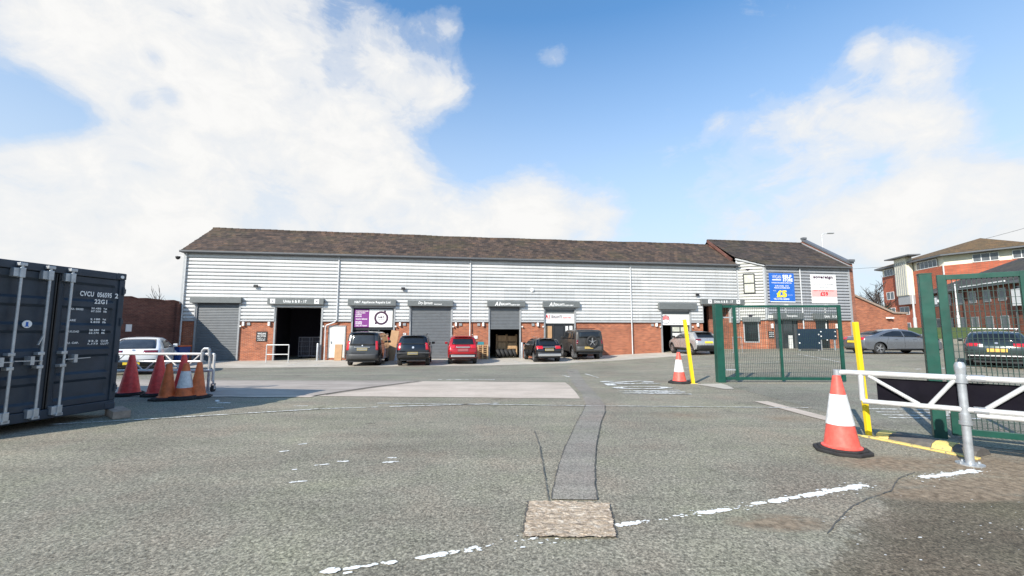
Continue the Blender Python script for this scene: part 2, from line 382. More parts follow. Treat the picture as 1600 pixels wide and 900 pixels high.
# broken-up concrete reinstatement
m_, nt_, b_ = new_mat('broken_rubble_concrete'); co_ = geoco(nt_)
v_ = N(nt_, 'ShaderNodeTexVoronoi', Scale=19.); v_.feature = 'DISTANCE_TO_EDGE'
wv = nt_.nodes.new('ShaderNodeVectorMath'); wv.operation = 'ADD'
nn = N(nt_, 'ShaderNodeTexNoise', Scale=9., Detail=6.); nt_.links.new(co_, nn.inputs['Vector'])
ws = nt_.nodes.new('ShaderNodeVectorMath'); ws.operation = 'SCALE'; ws.inputs['Scale'].default_value = .12; nt_.links.new(nn.outputs['Color'], ws.inputs[0])
nt_.links.new(co_, wv.inputs[0]); nt_.links.new(ws.outputs[0], wv.inputs[1]); nt_.links.new(wv.outputs[0], v_.inputs['Vector'])
c_ = ramp(nt_, noise(nt_, scl(nt_, co_, (1, 2.2, 1)), 15, 9, .78, .8), [(.3, (.1, .07, .05)), (.42, (.36, .27, .19)), (.52, (.6, .47, .34)), (.64, (.92, .82, .68))])
c_ = mix(nt_, .3, c_, ramp(nt_, v_.outputs['Distance'], [(0., (.4, .36, .32)), (.06, (1, 1, 1))]), 'MULTIPLY')
nt_.links.new(c_, b_.inputs['Base Color']); b_.inputs['Roughness'].default_value = .9
bump(nt_, b_, noise(nt_, scl(nt_, co_, (1, 2.2, 1)), 14, 9, .78, .6), 1., .03); M['rubble'] = m_

# ------------------------------------------------------------------ ground and markings
def axis(lo, hi, step, far):
    a = [lo + step * i for i in range(int(round((hi - lo) / step)) + 1)]
    return [-f for f in reversed(far)] + a + list(far)
xs = axis(-60, 90, 1., []) ; ys = axis(-12, 60, .5, [])
xs = [-900, -400, -200, -120, -80] + xs + [110, 140, 200, 400, 900]
ys = [-300, -120, -50, -25] + ys + [65, 75, 90, 120, 200, 400, 900]
g = MB(); nx_ = len(xs)
g.add([(x, y, gz(x, y)) for y in ys for x in xs], [(j * nx_ + i, j * nx_ + i + 1, (j + 1) * nx_ + i + 1, (j + 1) * nx_ + i) for j in range(len(ys) - 1) for i in range(nx_ - 1)])
structure(g.build('ground', M['asphalt'], smooth=True))

def sheet(name, poly, k, mat, dz=None, parent=None):
    """a flat sheet draped over the ground, k steps of 4 mm up"""
    me = bpy.data.meshes.new(name); bm = bmesh.new()
    f = bm.faces.new([bm.verts.new((p[0], p[1], 0)) for p in poly])
    bmesh.ops.triangulate(bm, faces=[f])
    X = [p[0] for p in poly]; Y = [p[1] for p in poly]
    for co, no, lo, hi, st in (((1, 0, 0), (1, 0, 0), min(X), max(X), 1.), ((0, 1, 0), (0, 1, 0), min(Y), max(Y), .5)):
        q = math.floor(lo / st) * st + st
        while q < hi:
            bmesh.ops.bisect_plane(bm, geom=bm.verts[:] + bm.edges[:] + bm.faces[:], plane_co=Vector(co) * q, plane_no=no); q += st
    for v in bm.verts: v.co.z = gz(v.co.x, v.co.y) + .004 * k + (dz(v.co.x, v.co.y) if dz else 0)
    bm.to_mesh(me); bm.free()
    for p in me.polygons: pass
    o = link(name, me, mat, parent)
    # make sure it faces up
    if sum(p.normal.z for p in o.data.polygons) < 0: o.data.flip_normals()
    return o
def ribbon(name, pts, w, mat, k=4, seed=1, step=.05, jit=.006):
    r = random.Random(seed); q = jag(pts, step, jit, seed, False); mb = MB(); vs = []
    for i, p in enumerate(q):
        a = q[max(0, i - 1)]; b = q[min(len(q) - 1, i + 1)]; d = Vector((b[0] - a[0], b[1] - a[1])).normalized(); nn = Vector((-d.y, d.x)) * w * r.uniform(.3, 1.1) / 2
        for sg in (1, -1): x, y = p[0] + nn.x * sg, p[1] + nn.y * sg; vs.append((x, y, gz(x, y) + .004 * k))
    mb.add(vs, [(2 * i, 2 * i + 1, 2 * i + 3, 2 * i + 2) for i in range(len(q) - 1)])
    o = mb.build(name, mat); structure(o)
    if sum(p.normal.z for p in o.data.polygons) < 0: o.data.flip_normals()
def jag(poly, step, amp, seed=1, closed=True):
    r = random.Random(seed); out = []
    n = len(poly)
    for i in range(n if closed else n - 1):
        a, b = poly[i], poly[(i + 1) % n]
        L = math.dist(a, b); k = max(1, int(L / step))
        for j in range(k):
            t = j / k
            out.append((a[0] + (b[0] - a[0]) * t + r.uniform(-amp, amp), a[1] + (b[1] - a[1]) * t + r.uniform(-amp, amp)))
    if not closed: out.append(poly[-1])
    return out
def stripe(pts, w):
    """outline of a line of width w along pts"""
    L, Rr = [], []
    for i, p in enumerate(pts):
        a = pts[max(0, i - 1)]; b = pts[min(len(pts) - 1, i + 1)]
        d = Vector((b[0] - a[0], b[1] - a[1])).normalized(); nn = Vector((-d.y, d.x)) * w / 2
        L.append((p[0] + nn.x, p[1] + nn.y)); Rr.append((p[0] - nn.x, p[1] - nn.y))
    return L + Rr[::-1]

A0 = Vector((-21.3905, 27.3576)); ANG = R(8.6423); ux, uy = math.cos(ANG), math.sin(ANG)
def wp(s, d=0.):                                  # point s along the units' front wall, d out from it
    return (A0.x + ux * s + uy * d, A0.y + uy * s - ux * d)

structure(sheet('concrete_forecourt', jag([wp(-.5, .02), wp(33, .02), wp(36, 1.5), wp(35, 3.4), wp(30, 4.6), wp(24, 5.6), wp(18, 6.2), wp(9, 5.9), wp(-.5, 5.6)], 1.5, .05, 3), 1, M['concrete']))
structure(sheet('road', [(-21, 15.0), (1.9, 14.2), (2.7, 21.5), wp(24.5, 5.9), wp(18, 6.35), wp(9, 6.05), wp(-.5, 5.75)], 1, M['asphalt_road']))
structure(sheet('concrete_slab', jag([(-14, 10.95), (-5.0, 10.72), (-3.2, 14.5), (-14, 15.2)], .8, .02, 5), 2, M['slab_dull']))
structure(sheet('concrete_slab', jag([(-4.85, 10.72), (1.64, 10.3), (1.74, 13.95), (-3.05, 14.5)], .8, .02, 6), 2, M['slab']))
structure(sheet('slab_joint', stripe([(-4.93, 10.75), (-3.14, 14.48)], .07), 3, M['joint']))
structure(sheet('slab_joint', stripe([(-4.7, 10.9), (-3.0, 14.3)], .05), 3, M['joint']))
structure(sheet('slab_joint', stripe([(-13.9, 14.85), (-3.3, 14.2)], .05), 3, M['joint']))
structure(sheet('slab_edging', jag(stripe([(-14, 10.86), (-4.9, 10.62)], .22), .5, .05, 9), 3, M['slab']))
# pale service-trench reinstatement running to the units
tl = [(.37, 4.2), (.44, 4.6), (.55, 5.21), (.7, 5.9), (.88, 6.6), (1.1, 7.5), (1.35, 8.4), (1.6, 9.4), (1.78, 11.), (1.93, 13.94), (2.3, 17.5), (2.7, 21.4)]
tr = [(.81, 4.2), (.87, 4.6), (.96, 5.09), (1.09, 5.7), (1.25, 6.4), (1.58, 7.7), (1.85, 8.6), (2.02, 9.4), (2.17, 11.), (2.33, 13.5), (2.8, 17.5), (3.25, 21.2)]
structure(sheet('asphalt_patch', jag(tl, .15, .012, 2, False) + jag(tr[::-1], .15, .012, 4, False), 3, M['asphalt_patch']))
ribbon('pavement_crack', tl[:8], .014, M['joint'], 4, 11)
ribbon('pavement_crack', tr[:8], .014, M['joint'], 4, 12)
ribbon('pavement_crack', [(.36, 7.), (.385, 6.04), (.365, 5.), (.35, 4.17)], .014, M['joint'], 4, 13)
ribbon('pavement_crack', [(2.5, 3.52), (2.74, 3.74), (3.1, 4.04), (3.45, 4.25), (3.8, 4.42), (4.2, 4.78), (4.57, 4.98)], .014, M['joint'], 4, 14)
structure(sheet('asphalt_patch', jag([(6.2, 6.3), (9.5, 4.4), (16, 4.5), (16, 13.2), (6.4, 13.3)], .5, .03, 23), 1, M['asphalt_road']))
ribbon('pavement_joint', [(-3, 9.62), (1.6, 9.3), (6.2, 9.05)], .07, M['line_faint'], 4, 77, .2, .01)
# square of broken concrete
def rub(x, y): return .0
patch = jag([(.165, 4.16), (.52, 4.15), (.9, 4.1), (.86, 3.8), (.81, 3.46), (.45, 3.45), (.09, 3.47), (.12, 3.8)], .022, .008, 31)
structure(sheet('pavement_joint', jag([(.145, 4.18), (.915, 4.118), (.822, 3.47), (.078, 3.48)], .03, .012, 33), 2, M['joint']))
from mathutils import noise as mnoise
def inside(x, y, P):
    c = False
    for i in range(len(P)):
        (x1, y1), (x2, y2) = P[i], P[i - 1]
        if (y1 > y) != (y2 > y) and x < (x2 - x1) * (y - y1) / (y2 - y1) + x1: c = not c
    return c
gx, gy = 118, 104; mb = MB(); vid = {}
def rv(i, j):
    if (i, j) not in vid:
        x, y = .05 + .9 * i / gx, 3.42 + .78 * j / gy
        h = abs(mnoise.fractal(Vector((x * 7, y * 11, 1.3)), .9, 2.1, 5)) * .022 + .5 * max(0, mnoise.noise(Vector((x * 26, y * 34, 5.)))) * .016
        c = mnoise.voronoi(Vector((x * 9 + .5 * mnoise.noise(Vector((x * 6, y * 6, 0))), y * 12, 2.)))[0]; h += .012 * min(1, (c[1] - c[0]) * 5)
        vid[(i, j)] = len(mb.v); mb.v.append((x, y, .0105 + .5 * min(.03, h)))
    return vid[(i, j)]
for i in range(gx):
    for j in range(gy):
        if inside(.05 + .9 * (i + .5) / gx, 3.42 + .78 * (j + .5) / gy, patch): mb.f.append((rv(i, j), rv(i + 1, j), rv(i + 1, j + 1), rv(i, j + 1)))
structure(mb.build('broken_concrete_patch', M['rubble'], smooth=True))
# white lines
def line(pts, w, k, mat, gaps=0., seed=1, amp=.01, name='road_marking'):
    """a worn painted line: broken blobs draped on the ground, one object"""
    r = random.Random(seed); mb = MB()
    for a, b in zip(pts, pts[1:]):
        L = math.dist(a, b); t = 0
        while t < L - .02:
            e = min(L, t + r.uniform(.08, .3) if gaps else L)
            if r.random() >= gaps:
                p = [(a[0] + (b[0] - a[0]) * q / L, a[1] + (b[1] - a[1]) * q / L) for q in (t, e)]
                ww = w * (r.uniform(.45, 1.1) if gaps else 1)
                o = sheet(name, jag(stripe(p, ww), .035 if gaps else .3, amp, r.randint(0, 9999)), k, mat)
                mb.add([v.co for v in o.data.vertices], [tuple(f.vertices) for f in o.data.polygons]); bpy.data.objects.remove(o)
            t = e + (.006 if gaps else 0)
    o = mb.build(name, mat); structure(o)
    if sum(p.normal.z for p in o.data.polygons) < 0: o.data.flip_normals()
def blobs(pts, w, dens, seed, mat, name='road_marking', rr=(.008, .035)):
    """a painted line worn down to separate chips and clots of paint"""
    r = random.Random(seed); mb = MB()
    for a, b in zip(pts, pts[1:]):
        L = math.dist(a, b); d = Vector((b[0] - a[0], b[1] - a[1])) / L; n = Vector((-d.y, d.x))
        for _ in range(int(L * dens)):
            t = r.random() * L; c = Vector(a) + d * t + n * r.gauss(0, w * .28); q = r.uniform(*rr) * r.uniform(.3, 1); el = r.uniform(1.1, 2.4); k = 9
            ph = r.uniform(0, 6); am = [r.uniform(.7, 1.25) for _ in range(k)]
            P = [c + d * (q * el * am[i] * math.cos(6.283 * i / k + ph)) + n * (q * am[i] * math.sin(6.283 * i / k + ph)) for i in range(k)]
            z = .005 + r.random() * .004
            mb.add([(p.x, p.y, gz(p.x, p.y) + z) for p in P], [tuple(range(k))])
    o = mb.build(name, mat); structure(o)
    if sum(p.normal.z for p in o.data.polygons) < 0: o.data.flip_normals()
blobs([(-1.25, 2.99), (-.8, 3.13)], .05, 45, 41, M['paint_chip'])
blobs([(-.66, 3.17), (-.24, 3.31)], .05, 95, 42, M['paint_chip'], rr=(.008, .028))
blobs([(-.2, 3.33), (.2, 3.47)], .04, 30, 43, M['paint_chip'], rr=(.006, .018))
blobs([(.88, 3.66), (1.08, 3.735)], .05, 260, 44, M['paint_chip'], rr=(.01, .026))
blobs([(1.08, 3.735), (1.6, 3.9)], .05, 40, 45, M['paint_chip'], rr=(.005, .016))
for a_, b_, w_ in (((1.66, 3.915), (1.95, 3.99), .05), ((2.24, 4.115), (2.36, 4.15), .035), ((2.42, 4.16), (2.64, 4.235), .07), ((2.67, 4.245), (2.79, 4.285), .055), ((2.82, 4.3), (3.1, 4.385), .075), ((3.13, 4.41), (3.68, 4.59), .08),
                   ((4.5, 4.83), (4.72, 4.89), .075), ((4.74, 4.89), (4.98, 4.95), .085), ((5.01, 4.96), (5.36, 5.06), .08)):
    blobs([a_, b_], w_ * .8, 400, int(a_[0] * 100), M['paint_chip'], rr=(.01, .028))
blobs([(1.6, 3.9), (2.4, 4.15)], .1, 50, 47, M['paint_chip'], rr=(.004, .014))
blobs([(2.3, 4.12), (3.8, 4.62)], .2, 45, 148, M['paint_chip'], rr=(.004, .012)); blobs([(4.3, 4.75), (5.5, 5.1)], .25, 40, 149, M['paint_chip'], rr=(.004, .012))
blobs([(-.1, 3.38), (.8, 3.56)], .2, 26, 150, M['paint_chip'], rr=(.004, .014)); blobs([(2.6, 3.4), (6., 3.6)], 1.6, 34, 151, M['paint_chip'], rr=(.003, .01))
line([(-7.95, 7.44), (-6.47, 7.97), (-3.96, 8.93), (-.29, 9.62)], .07, 4, M['line'], .06, 50)
for k_, (a_, b_) in enumerate((((-3.1, 5.81), (-3.01, 5.87)), ((-3.03, 6.19), (-2.94, 6.24)), ((-2.55, 5.08), (-2.51, 5.11)), ((-2.36, 4.67), (-2.22, 4.71)), ((-2.36, 5.24), (-2.23, 5.3)), ((-2.17, 5.4), (-2.02, 5.41)), ((-1.58, 5.36), (-1.4, 5.4)), ((-1.56, 5.55), (-1.46, 5.56)), ((-4.7, 9.3), (-4.4, 9.33)), ((-6.4, 9.1), (-6.1, 9.13)))):
    blobs([a_, b_], .025, 220, 60 + k_, M['paint_chip'], rr=(.005, .018))
blobs([(-6.9, 10.1), (-6.75, 9.9)], .06, 200, 71, M['paint_chip'])
blobs([(-6.6, 9.7), (-6.35, 9.72)], .06, 200, 72, M['paint_chip'])
line([(-2.6, 15.1), (-.6, 15.2)], .16, 3, M['line'], .1, 73)
for s_ in (8.2, 9.6, 17.6, 21.3, 25.0, 29.3, 31.5):
    line([wp(s_, .6), wp(s_ + .1, 5.0)], .1, 2, M['line_faint'], 0, 80 + int(s_ * 10))
line([(2.2, 16.2), (2.0, 18.)], .1, 4, M['line'], .2, 90); line([(3.2, 15.6), (3.1, 18.2)], .1, 4, M['line'], .2, 91)
line([(12.5, 9.8), (17, 12.2)], .12, 2, M['line'], .1, 92); line([(16, 17), (22, 17.6)], .12, 2, M['line'], .1, 93)
line([(15.4, 20), (17.4, 26)], .1, 2, M['line'], .1, 94); line([(8, 20.2), (19, 22.5)], .1, 2, M['line_faint'], .1, 95)
# painted word running across the entrance
for ch, yc in (('S', 14.05), ('L', 13.2), ('O', 12.3), ('W', 11.35)):
    t = MB().text(ch, (3.75 + (14 - yc) * -.02, yc, 0), (0, -1, 0), (1, 0, 0), .62 if ch != 'W' else .85, 1.75, .02)
    t.v = [(x, y, gz(x, y) + .016) for x, y, z in t.v]
    structure(t.build('road_marking', M['line']))
for i, y in enumerate((8.05, 8.3, 8.6, 8.95)):
    line([(7.0 + .12 * i, y), (8.6, y - .1)], .09, 3, M['line'], .05, 110 + i)
# flush concrete edging across the gateway
structure(sheet('kerb_edging', jag([(5.55, 9.9), (5.85, 9.9), (5.95, 7.75), (5.62, 7.75)], .5, .02, 120), 3, M['slab']))
structure(sheet('kerb_edging', jag([(5.65, 13.2), (6.5, 13.35), (6.2, 12.0), (5.9, 12.0)], .4, .05, 121), 3, M['concrete']))
structure(sheet('grass_bank', jag([(27.5, 42.5), (33.5, 36.6), (36.5, 33.5), (40, 29), (60, 20), (95, 20), (95, 58), (60, 59), (40, 59), (27.5, 59)], 1.5, .15, 130), 6, M['grass']))

# ------------------------------------------------------------------ the row of trade units (local x along the wall, -y out to the yard)
B = thing('trade_unit_building', 'long row of trade units in silver cladding over orange brick under brown tiles', 'building', (A0.x, A0.y, 0), ANG)
OPEN = [(.88, 3.52, 3.43), (5.68, 8.66, 3.2), (10.58, 13.4, 3.3), (14.44, 17.32, 3.3), (19.96, 22.24, 3.3), (24.01, 26.34, 3.3), (33.13, 35.53, 3.27), (36.6, 39.02, 3.62)]
ZB, ZE, SE = 2.3, 6.72, 39.66
def piers():
    s = 0.; out = []
    for a, b, _ in OPEN: out.append((s, a)); s = b
    out.append((s, SE)); return out
def ribs(mb, s0, s1, z0, z1, d=.12, f=lambda s, z, o: (s, -o, z)):
    """horizontal ribbed sheet: flat planks standing proud of recessed shadow strips, on one grid of heights"""
    P = .2365; prof = []
    k0 = math.floor(z0 / P) - 1
    for k in range(k0, int(z1 / P) + 2):
        for q, o in ((0., -.115), (.072, -.115), (.08, .0), (.15, .006), (.2295, .0)):
            prof.append((k * P + q, d + o))
    pts = []
    for (za, oa), (zb, ob) in zip(prof, prof[1:]):
        if zb <= z0 or za >= z1: continue
        def at(z): t = (z - za) / (zb - za); return oa + (ob - oa) * t
        lo, hi = max(za, z0), min(zb, z1)
        if not pts: pts.append((lo, at(lo)))
        pts.append((hi, at(hi)))
    n = len(pts)
    vs = [f(s0, z, o) for z, o in pts] + [f(s1, z, o) for z, o in pts]
    mb.add(vs, [(i, n + i, n + i + 1, i + 1) for i in range(n - 1)])
bw = MB(); cl = MB(); fl = MB()
for a, b in piers():
    MB().box(a, b, 0, .3, -.7, ZB).build('brick_wall', M['brick'], B)
    ribs(cl, a, b, ZB + .03, ZE)
    fl.box(a, b, -.13, .0, ZB - .03, ZB + .03)             # drip flashing over the brick
    cl.box(a, b, .02, .25, ZB, ZE)
for a, b, zt in OPEN:
    ribs(cl, a, b, zt + .05, ZE)
    cl.box(a, b, .02, .25, zt, ZE)
    fl.box(a - .06, a, -.138, -.001, ZB + .04, zt + .1); fl.box(b, b + .06, -.138, -.001, ZB + .04, zt + .1)
fl.box(-.05, .06, -.142, -.002, ZB + .04, ZE - .02); fl.box(SE - .08, SE + .03, -.14, -.002, ZB + .04, ZE - .02)
cl.build('cladding', M['clad'], B); fl.build('flashing', M['flash'], B)
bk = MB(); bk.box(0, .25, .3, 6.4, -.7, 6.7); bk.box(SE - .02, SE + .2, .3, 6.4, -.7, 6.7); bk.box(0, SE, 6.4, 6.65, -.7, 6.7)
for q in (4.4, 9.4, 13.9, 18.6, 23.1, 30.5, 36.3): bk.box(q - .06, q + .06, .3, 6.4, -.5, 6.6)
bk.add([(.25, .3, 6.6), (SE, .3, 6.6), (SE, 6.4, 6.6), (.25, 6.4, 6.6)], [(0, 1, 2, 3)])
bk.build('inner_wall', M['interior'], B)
def wob(s, v): return .012 * math.sin(s * .55 + 1.3) * v + .012 * math.sin(s * 1.7 + 2.) * v - .05 * v * sm(4, 20, s) * (1 - sm(22, 38, s))
def roof_side(mb, s0f, s1f, e, rg, rows, sgn=1, wb=wob):
    """stepped courses of tiles from the eaves e=(d,z) up to the ridge rg=(d,z)"""
    for i in range(rows):
        va, vb = i / rows, (i + 1) / rows + .01
        sa, sb = s0f(va), s1f(va); k = max(2, int((sb - sa) / .66))
        r0 = []; r1 = []; r2 = []
        for j in range(k + 1):
            s = sa + (sb - sa) * j / k
            s2 = s0f(vb) + (s1f(vb) - s0f(vb)) * j / k
            jit = rnd.uniform(-.02, .016)
            pa = (e[0] + (rg[0] - e[0]) * va, e[1] + (rg[1] - e[1]) * va); pb = (e[0] + (rg[0] - e[0]) * vb, e[1] + (rg[1] - e[1]) * vb)
            r0.append((s, -pa[0], pa[1] - .02 + wb(s, va)))
            r1.append((s, -pa[0], pa[1] + .035 + jit + wb(s, va)))
            r2.append((s2, -pb[0], pb[1] + .006 + jit * .4 + wb(s, vb)))
        n = k + 1
        mb.add(r0 + r1 + r2, [(j, j + 1, n + j + 1, n + j) for j in range(k)] + [(n + j, n + j + 1, 2 * n + j + 1, 2 * n + j) for j in range(k)])
rf = MB()
roof_side(rf, lambda v: -.12, lambda v: 39.55 - .1 * v, (.42, 6.83), (-3.2, 9.12), 13)
rf.add([(-.12, 3.2, 9.12), (39.5, 3.2, 9.12), (39.5, 7.0, 6.7), (-.12, 7.0, 6.7)], [(0, 1, 2, 3)])
ro = rf.build('roof', M['roof'], B)
rt = MB()
s = -.12
while s < 39.1:
    z = 9.12 + wob(s, 1)
    rt.cyl((s, 3.2, z - .03), (s + .43, 3.2, z - .03), .125, 10, .14); s += .44
rt.build('ridge_tile', M['roof'], ro)
vg = MB(); vg.add([(-.12, -.4, 6.8), (-.12, 3.2, 9.1), (-.12, 7., 6.68), (.02, 7., 6.62), (.02, 3.2, 8.98), (.02, -.38, 6.7)], [(0, 1, 4, 5), (1, 2, 3, 4)]); vg.build('verge_board', M['gutter'], ro)
ga = MB().add([(.001, .0, 6.6), (.001, 6.5, 6.6), (.001, 3.2, 9.05)], [(0, 1, 2)]); ga.build('gable', M['clad'], B)
gu = MB()
prof = [(.37, 6.84), (.37, 6.76), (.41, 6.71), (.47, 6.71), (.51, 6.76), (.51, 6.84)]
gu.prism([(-p[0], p[1]) for p in prof], lambda a, b, s: (s, a, b), -.15, SE + .05)
gu.box(-.1, SE, -.36, -.04, 6.70, 6.74); gu.build('gutter', M['gutter'], B)
def pipe(pts, name='downpipe'):
    p = MB(); p.tube(pts, .042, 8)
    for a, b in zip(pts, pts[1:]):
        if abs(a[0] - b[0]) < .01 and abs(a[2] - b[2]) > .5:
            z = min(a[2], b[2]) + .3
            while z < max(a[2], b[2]): p.cyl((a[0], a[1], z), (a[0], a[1], z + .06), .055, 8); z += 1.6
    return p
for pts in ([(.14, -.19, 6.75), (.14, -.19, -.3)], [(9.62, -.18, 6.75), (9.62, -.18, 2.38), (9.5, -.18, 2.22), (8.98, -.18, 2.02), (8.93, -.18, 1.9), (8.93, -.18, -.3)],
            [(18.6, -.18, 6.75), (18.6, -.18, -.3)], [(30.7, -.18, 6.75), (30.7, -.18, -.1)]):
    pipe(pts).build('downpipe', M['pipe'], B, True)
def shutter(a, b, zt, box, zlow=None, name='roller_shutter', text=None):
    """box = (s0,s1,z0,z1); zlow = underside of a lowered curtain"""
    bx = MB(); bx.box(box[0], box[1], -.37, -.135, box[2], box[3])
    if zlow is not None:
        c = MB(); z = zlow; top = box[2] + .02
        prof = []
        while z < top:
            for q, o in ((0, .0), (.012, .018), (.05, .024), (.088, .018), (.1, .0)): prof.append((z + q, o))
            z += .105
        vs = [(a + .05, -.0 - o, zz) for zz, o in prof] + [(b - .05, -.0 - o, zz) for zz, o in prof]; n = len(prof)
        c.add(vs, [(i, n + i, n + i + 1, i + 1) for i in range(n - 1)])
        c.box(a + .05, b - .05, -.03, .03, zlow - .09, zlow)
        root = c.build(name, M['shutter'], B)
        bo = bx.build('shutter_box', M['shutbox'], root, bevel=.012)
    else:
        root = bo = bx.build('shutter_box', M['shutbox'], B, bevel=.012)
        c = MB(); c.box(a + .04, b - .04, -.06, .05, box[2] - .14, box[2] + .01); c.build('bottom_rail', M['guide'], root)
    for q0, q1 in ((a - .03, a + .07), (b - .07, b + .03)):
        MB().box(q0, q1, -.1, .06, -.35, box[2]).build('guide_rail', M['guide'], root)
    return root, bo
BF = lambda s, d, z: (s, -d, z)
BX = [(.62, 3.66, 3.45, 3.82), (5.26, 8.78, 3.4, 3.8), (10.33, 13.5, 3.36, 3.77), (14.28, 17.4, 3.36, 3.75), (19.81, 22.56, 3.38, 3.76), (23.86, 26.62, 3.35, 3.76), (32.86, 35.96, 3.28, 3.76), (36.35, 40.02, 3.7, 4.12)]
gzs = lambda s: gz(*wp(s))
r1, b1 = shutter(*OPEN[0], BX[0], -.22)
r2, b2 = shutter(*OPEN[1], BX[1])
r3, b3 = shutter(*OPEN[2], BX[2])
r4, b4 = shutter(*OPEN[3], BX[3], -.2)
r5, b5 = shutter(*OPEN[4], BX[4], 1.86)
r6, b6 = shutter(*OPEN[5], BX[5])
r7, b7 = shutter(*OPEN[6], BX[6])
b8 = MB().box(36.35, 40.02, -.37, -.135, 3.7, 4.12).build('sign_fascia', M['shutbox'], B, bevel=.012)
FX = lambda t, s, z, w, h, par, bold=.02, d=.375, mat='letter', slant=0.: MB().text(t, (s, -d, z), (1, 0, 0), (0, 0, 1), w, h, bold, slant).build('lettering', M[mat], par)
FX('Units 6 & 8 - 17', 6.98, 3.6, 1.45, .19, b2)
FX('N&T Appliance Repairs Ltd', 11.95, 3.57, 2.35, .2, b3)
FX('Dry Sprouts', 15.5, 3.56, .95, .26, b4, .015, slant=.2); FX('limited', 16.35, 3.5, .5, .09, b4, slant=.2)
FX('A1', 20.55, 3.57, .36, .28, b5, .04, slant=.2); FX('SEALANTS', 21.12, 3.55, .72, .17, b5, .03); FX('NORTH WEST', 21.84, 3.5, .64, .1, b5, .03)
FX('A1', 24.52, 3.57, .36, .28, b6, .04, slant=.2); FX('SEALANTS', 25.1, 3.55, .72, .17, b6, .03); FX('NORTH WEST', 25.82, 3.5, .64, .1, b6, .03)
FX('Units 6 & 8 - 17', 38.2, 3.91, 1.6, .2, b8)
for par, ss, z in ((b2, (5.6, 8.35), 3.6), (b8, (37.05, 39.45), 3.91)):
    for q in ss:
        o = MB().box(q - .15, q + .15, -.382, -.372, z - .15, z + .15).build('number_square', M['white'], par)
for q, z, par in ((5.6, 3.6, b2), (8.35, 3.6, b2), (37.05, 3.91, b8), (39.45, 3.91, b8)):
    MB().cyl((q, -.384, z), (q, -.387, z), .055, 12).build('emblem', M['greyprint'], par)
# small wall lights and floodlights
for s, dx in ((3.78, .3), (5.35, 0), (13.78, .3), (17.62, .32), (19.55, -.32), (23.52, -.34), (32.72, -.3), (36.12, 0)):
    o = MB().box(s - .065, s + .065, -.17, -.002, 1.97, 2.24).build('wall_light', M['white'], B, bevel=.02)
    if dx: MB().box(s + dx - .1, s + dx + .1, -.07, -.002, 2.0, 2.18).build('junction_box', M['guide'], o, bevel=.01)
for s, z in ((4.45, 4.6), (13.95, 4.58), (36.1, 4.45)):
    f = MB(); f.box(s - .13, s + .13, -.3, -.2, z - .1, z + .08, ); f.box(s - .02, s + .02, -.2, -.06, z - .04, z + .02); f.build('floodlight', M['black'], B, bevel=.015)
MB().lathe([(0, .12), (.09, .1), (.15, .03), (.15, -.06), (0, -.06)], Matrix.Translation((23.12, -.12, 4.6)) @ Matrix.Rotation(R(90), 4, 'X')).build('alarm_bell', M['white'], B, True)
for s in (3.62, 8.78, 13.5, 17.42, 22.36, 23.9, 33.0, 35.66): MB().cyl((s, -.1, 1.95), (s, -.17, 1.95), .06, 10).build('key_switch', M['offwhite'], B)
MB().box(18.9, 19.15, -.05, -.002, 1.1, 1.3).build('meter_box', M['white'], B); MB().box(14.2, 14.0, -.05, -.002, 1.3, 1.5).build('meter_box', M['white'], B)
# personnel door beside the bent downpipe
dr = MB().box(9.17, 10.14, -.03, .02, -.15, 1.93).build('door', M['offwhite'], B)
fr = MB(); fr.box(9.1, 9.17, -.05, .05, -.2, 2.0); fr.box(10.14, 10.21, -.05, .05, -.2, 2.0); fr.box(9.17, 10.14, -.05, .05, 1.93, 2.0); fr.build('frame', M['guide'], dr)
MB().box(9.26, 9.3, -.09, -.03, .8, .95).build('handle', M['galv'], dr)
# shopfront of the appliance repair unit
sf = MB(); z0 = -.25
for q0, q1 in ((10.6, 10.7), (11.62, 11.72), (12.28, 12.4), (13.28, 13.38)): sf.box(q0, q1, .1, .18, z0, 1.82)
sf.box(10.6, 13.38, .09, .19, 1.72, 1.84); sf.box(10.7, 12.28, .11, .17, .5, .58)
sfo = sf.build('shopfront', M['frame'], B)
MB().box(10.7, 11.62, .13, .15, z0, 1.72).build('pane', M['glass'], sfo); MB().box(11.72, 12.28, .13, .15, z0, 1.72).build('pane', M['glass'], sfo)
# shopfront of the sealants unit with its door
sf = MB()
for q0, q1 in ((24.05, 24.13), (24.68, 24.78), (25.5, 25.6), (26.22, 26.3)): sf.box(q0, q1, .1, .18, -.25, 2.15)
sf.box(24.05, 26.3, .09, .19, 2.05, 2.17)
sfo = sf.build('shopfront', M['frame'], B)
MB().box(24.13, 24.68, .13, .15, -.25, 2.05).build('pane', M['glass'], sfo); MB().box(25.6, 26.22, .13, .15, -.25, 2.05).build('pane', M['glass'], sfo)
dd = MB().box(24.8, 25.48, .1, .16, -.2, 2.02).build('door', M['frame'], sfo)
MB().box(24.13, 24.62, .122, .128, 1.0, 2.0).build('poster', M['board'], sfo)
MB().box(25.65, 25.85, .122, .128, 1.5, 2.0).build('poster', M['white'], sfo); MB().box(25.95, 26.18, .122, .128, 1.45, 2.02).build('poster', M['white'], sfo)
lt = MB().box(24.05, 26.3, .02, .12, 2.9, 3.34).build('header_panel', M['shutbox'], B)
lt = MB().box(10.6, 13.38, .02, .1, 3.14, 3.36).build('header_panel', M['frame'], B)
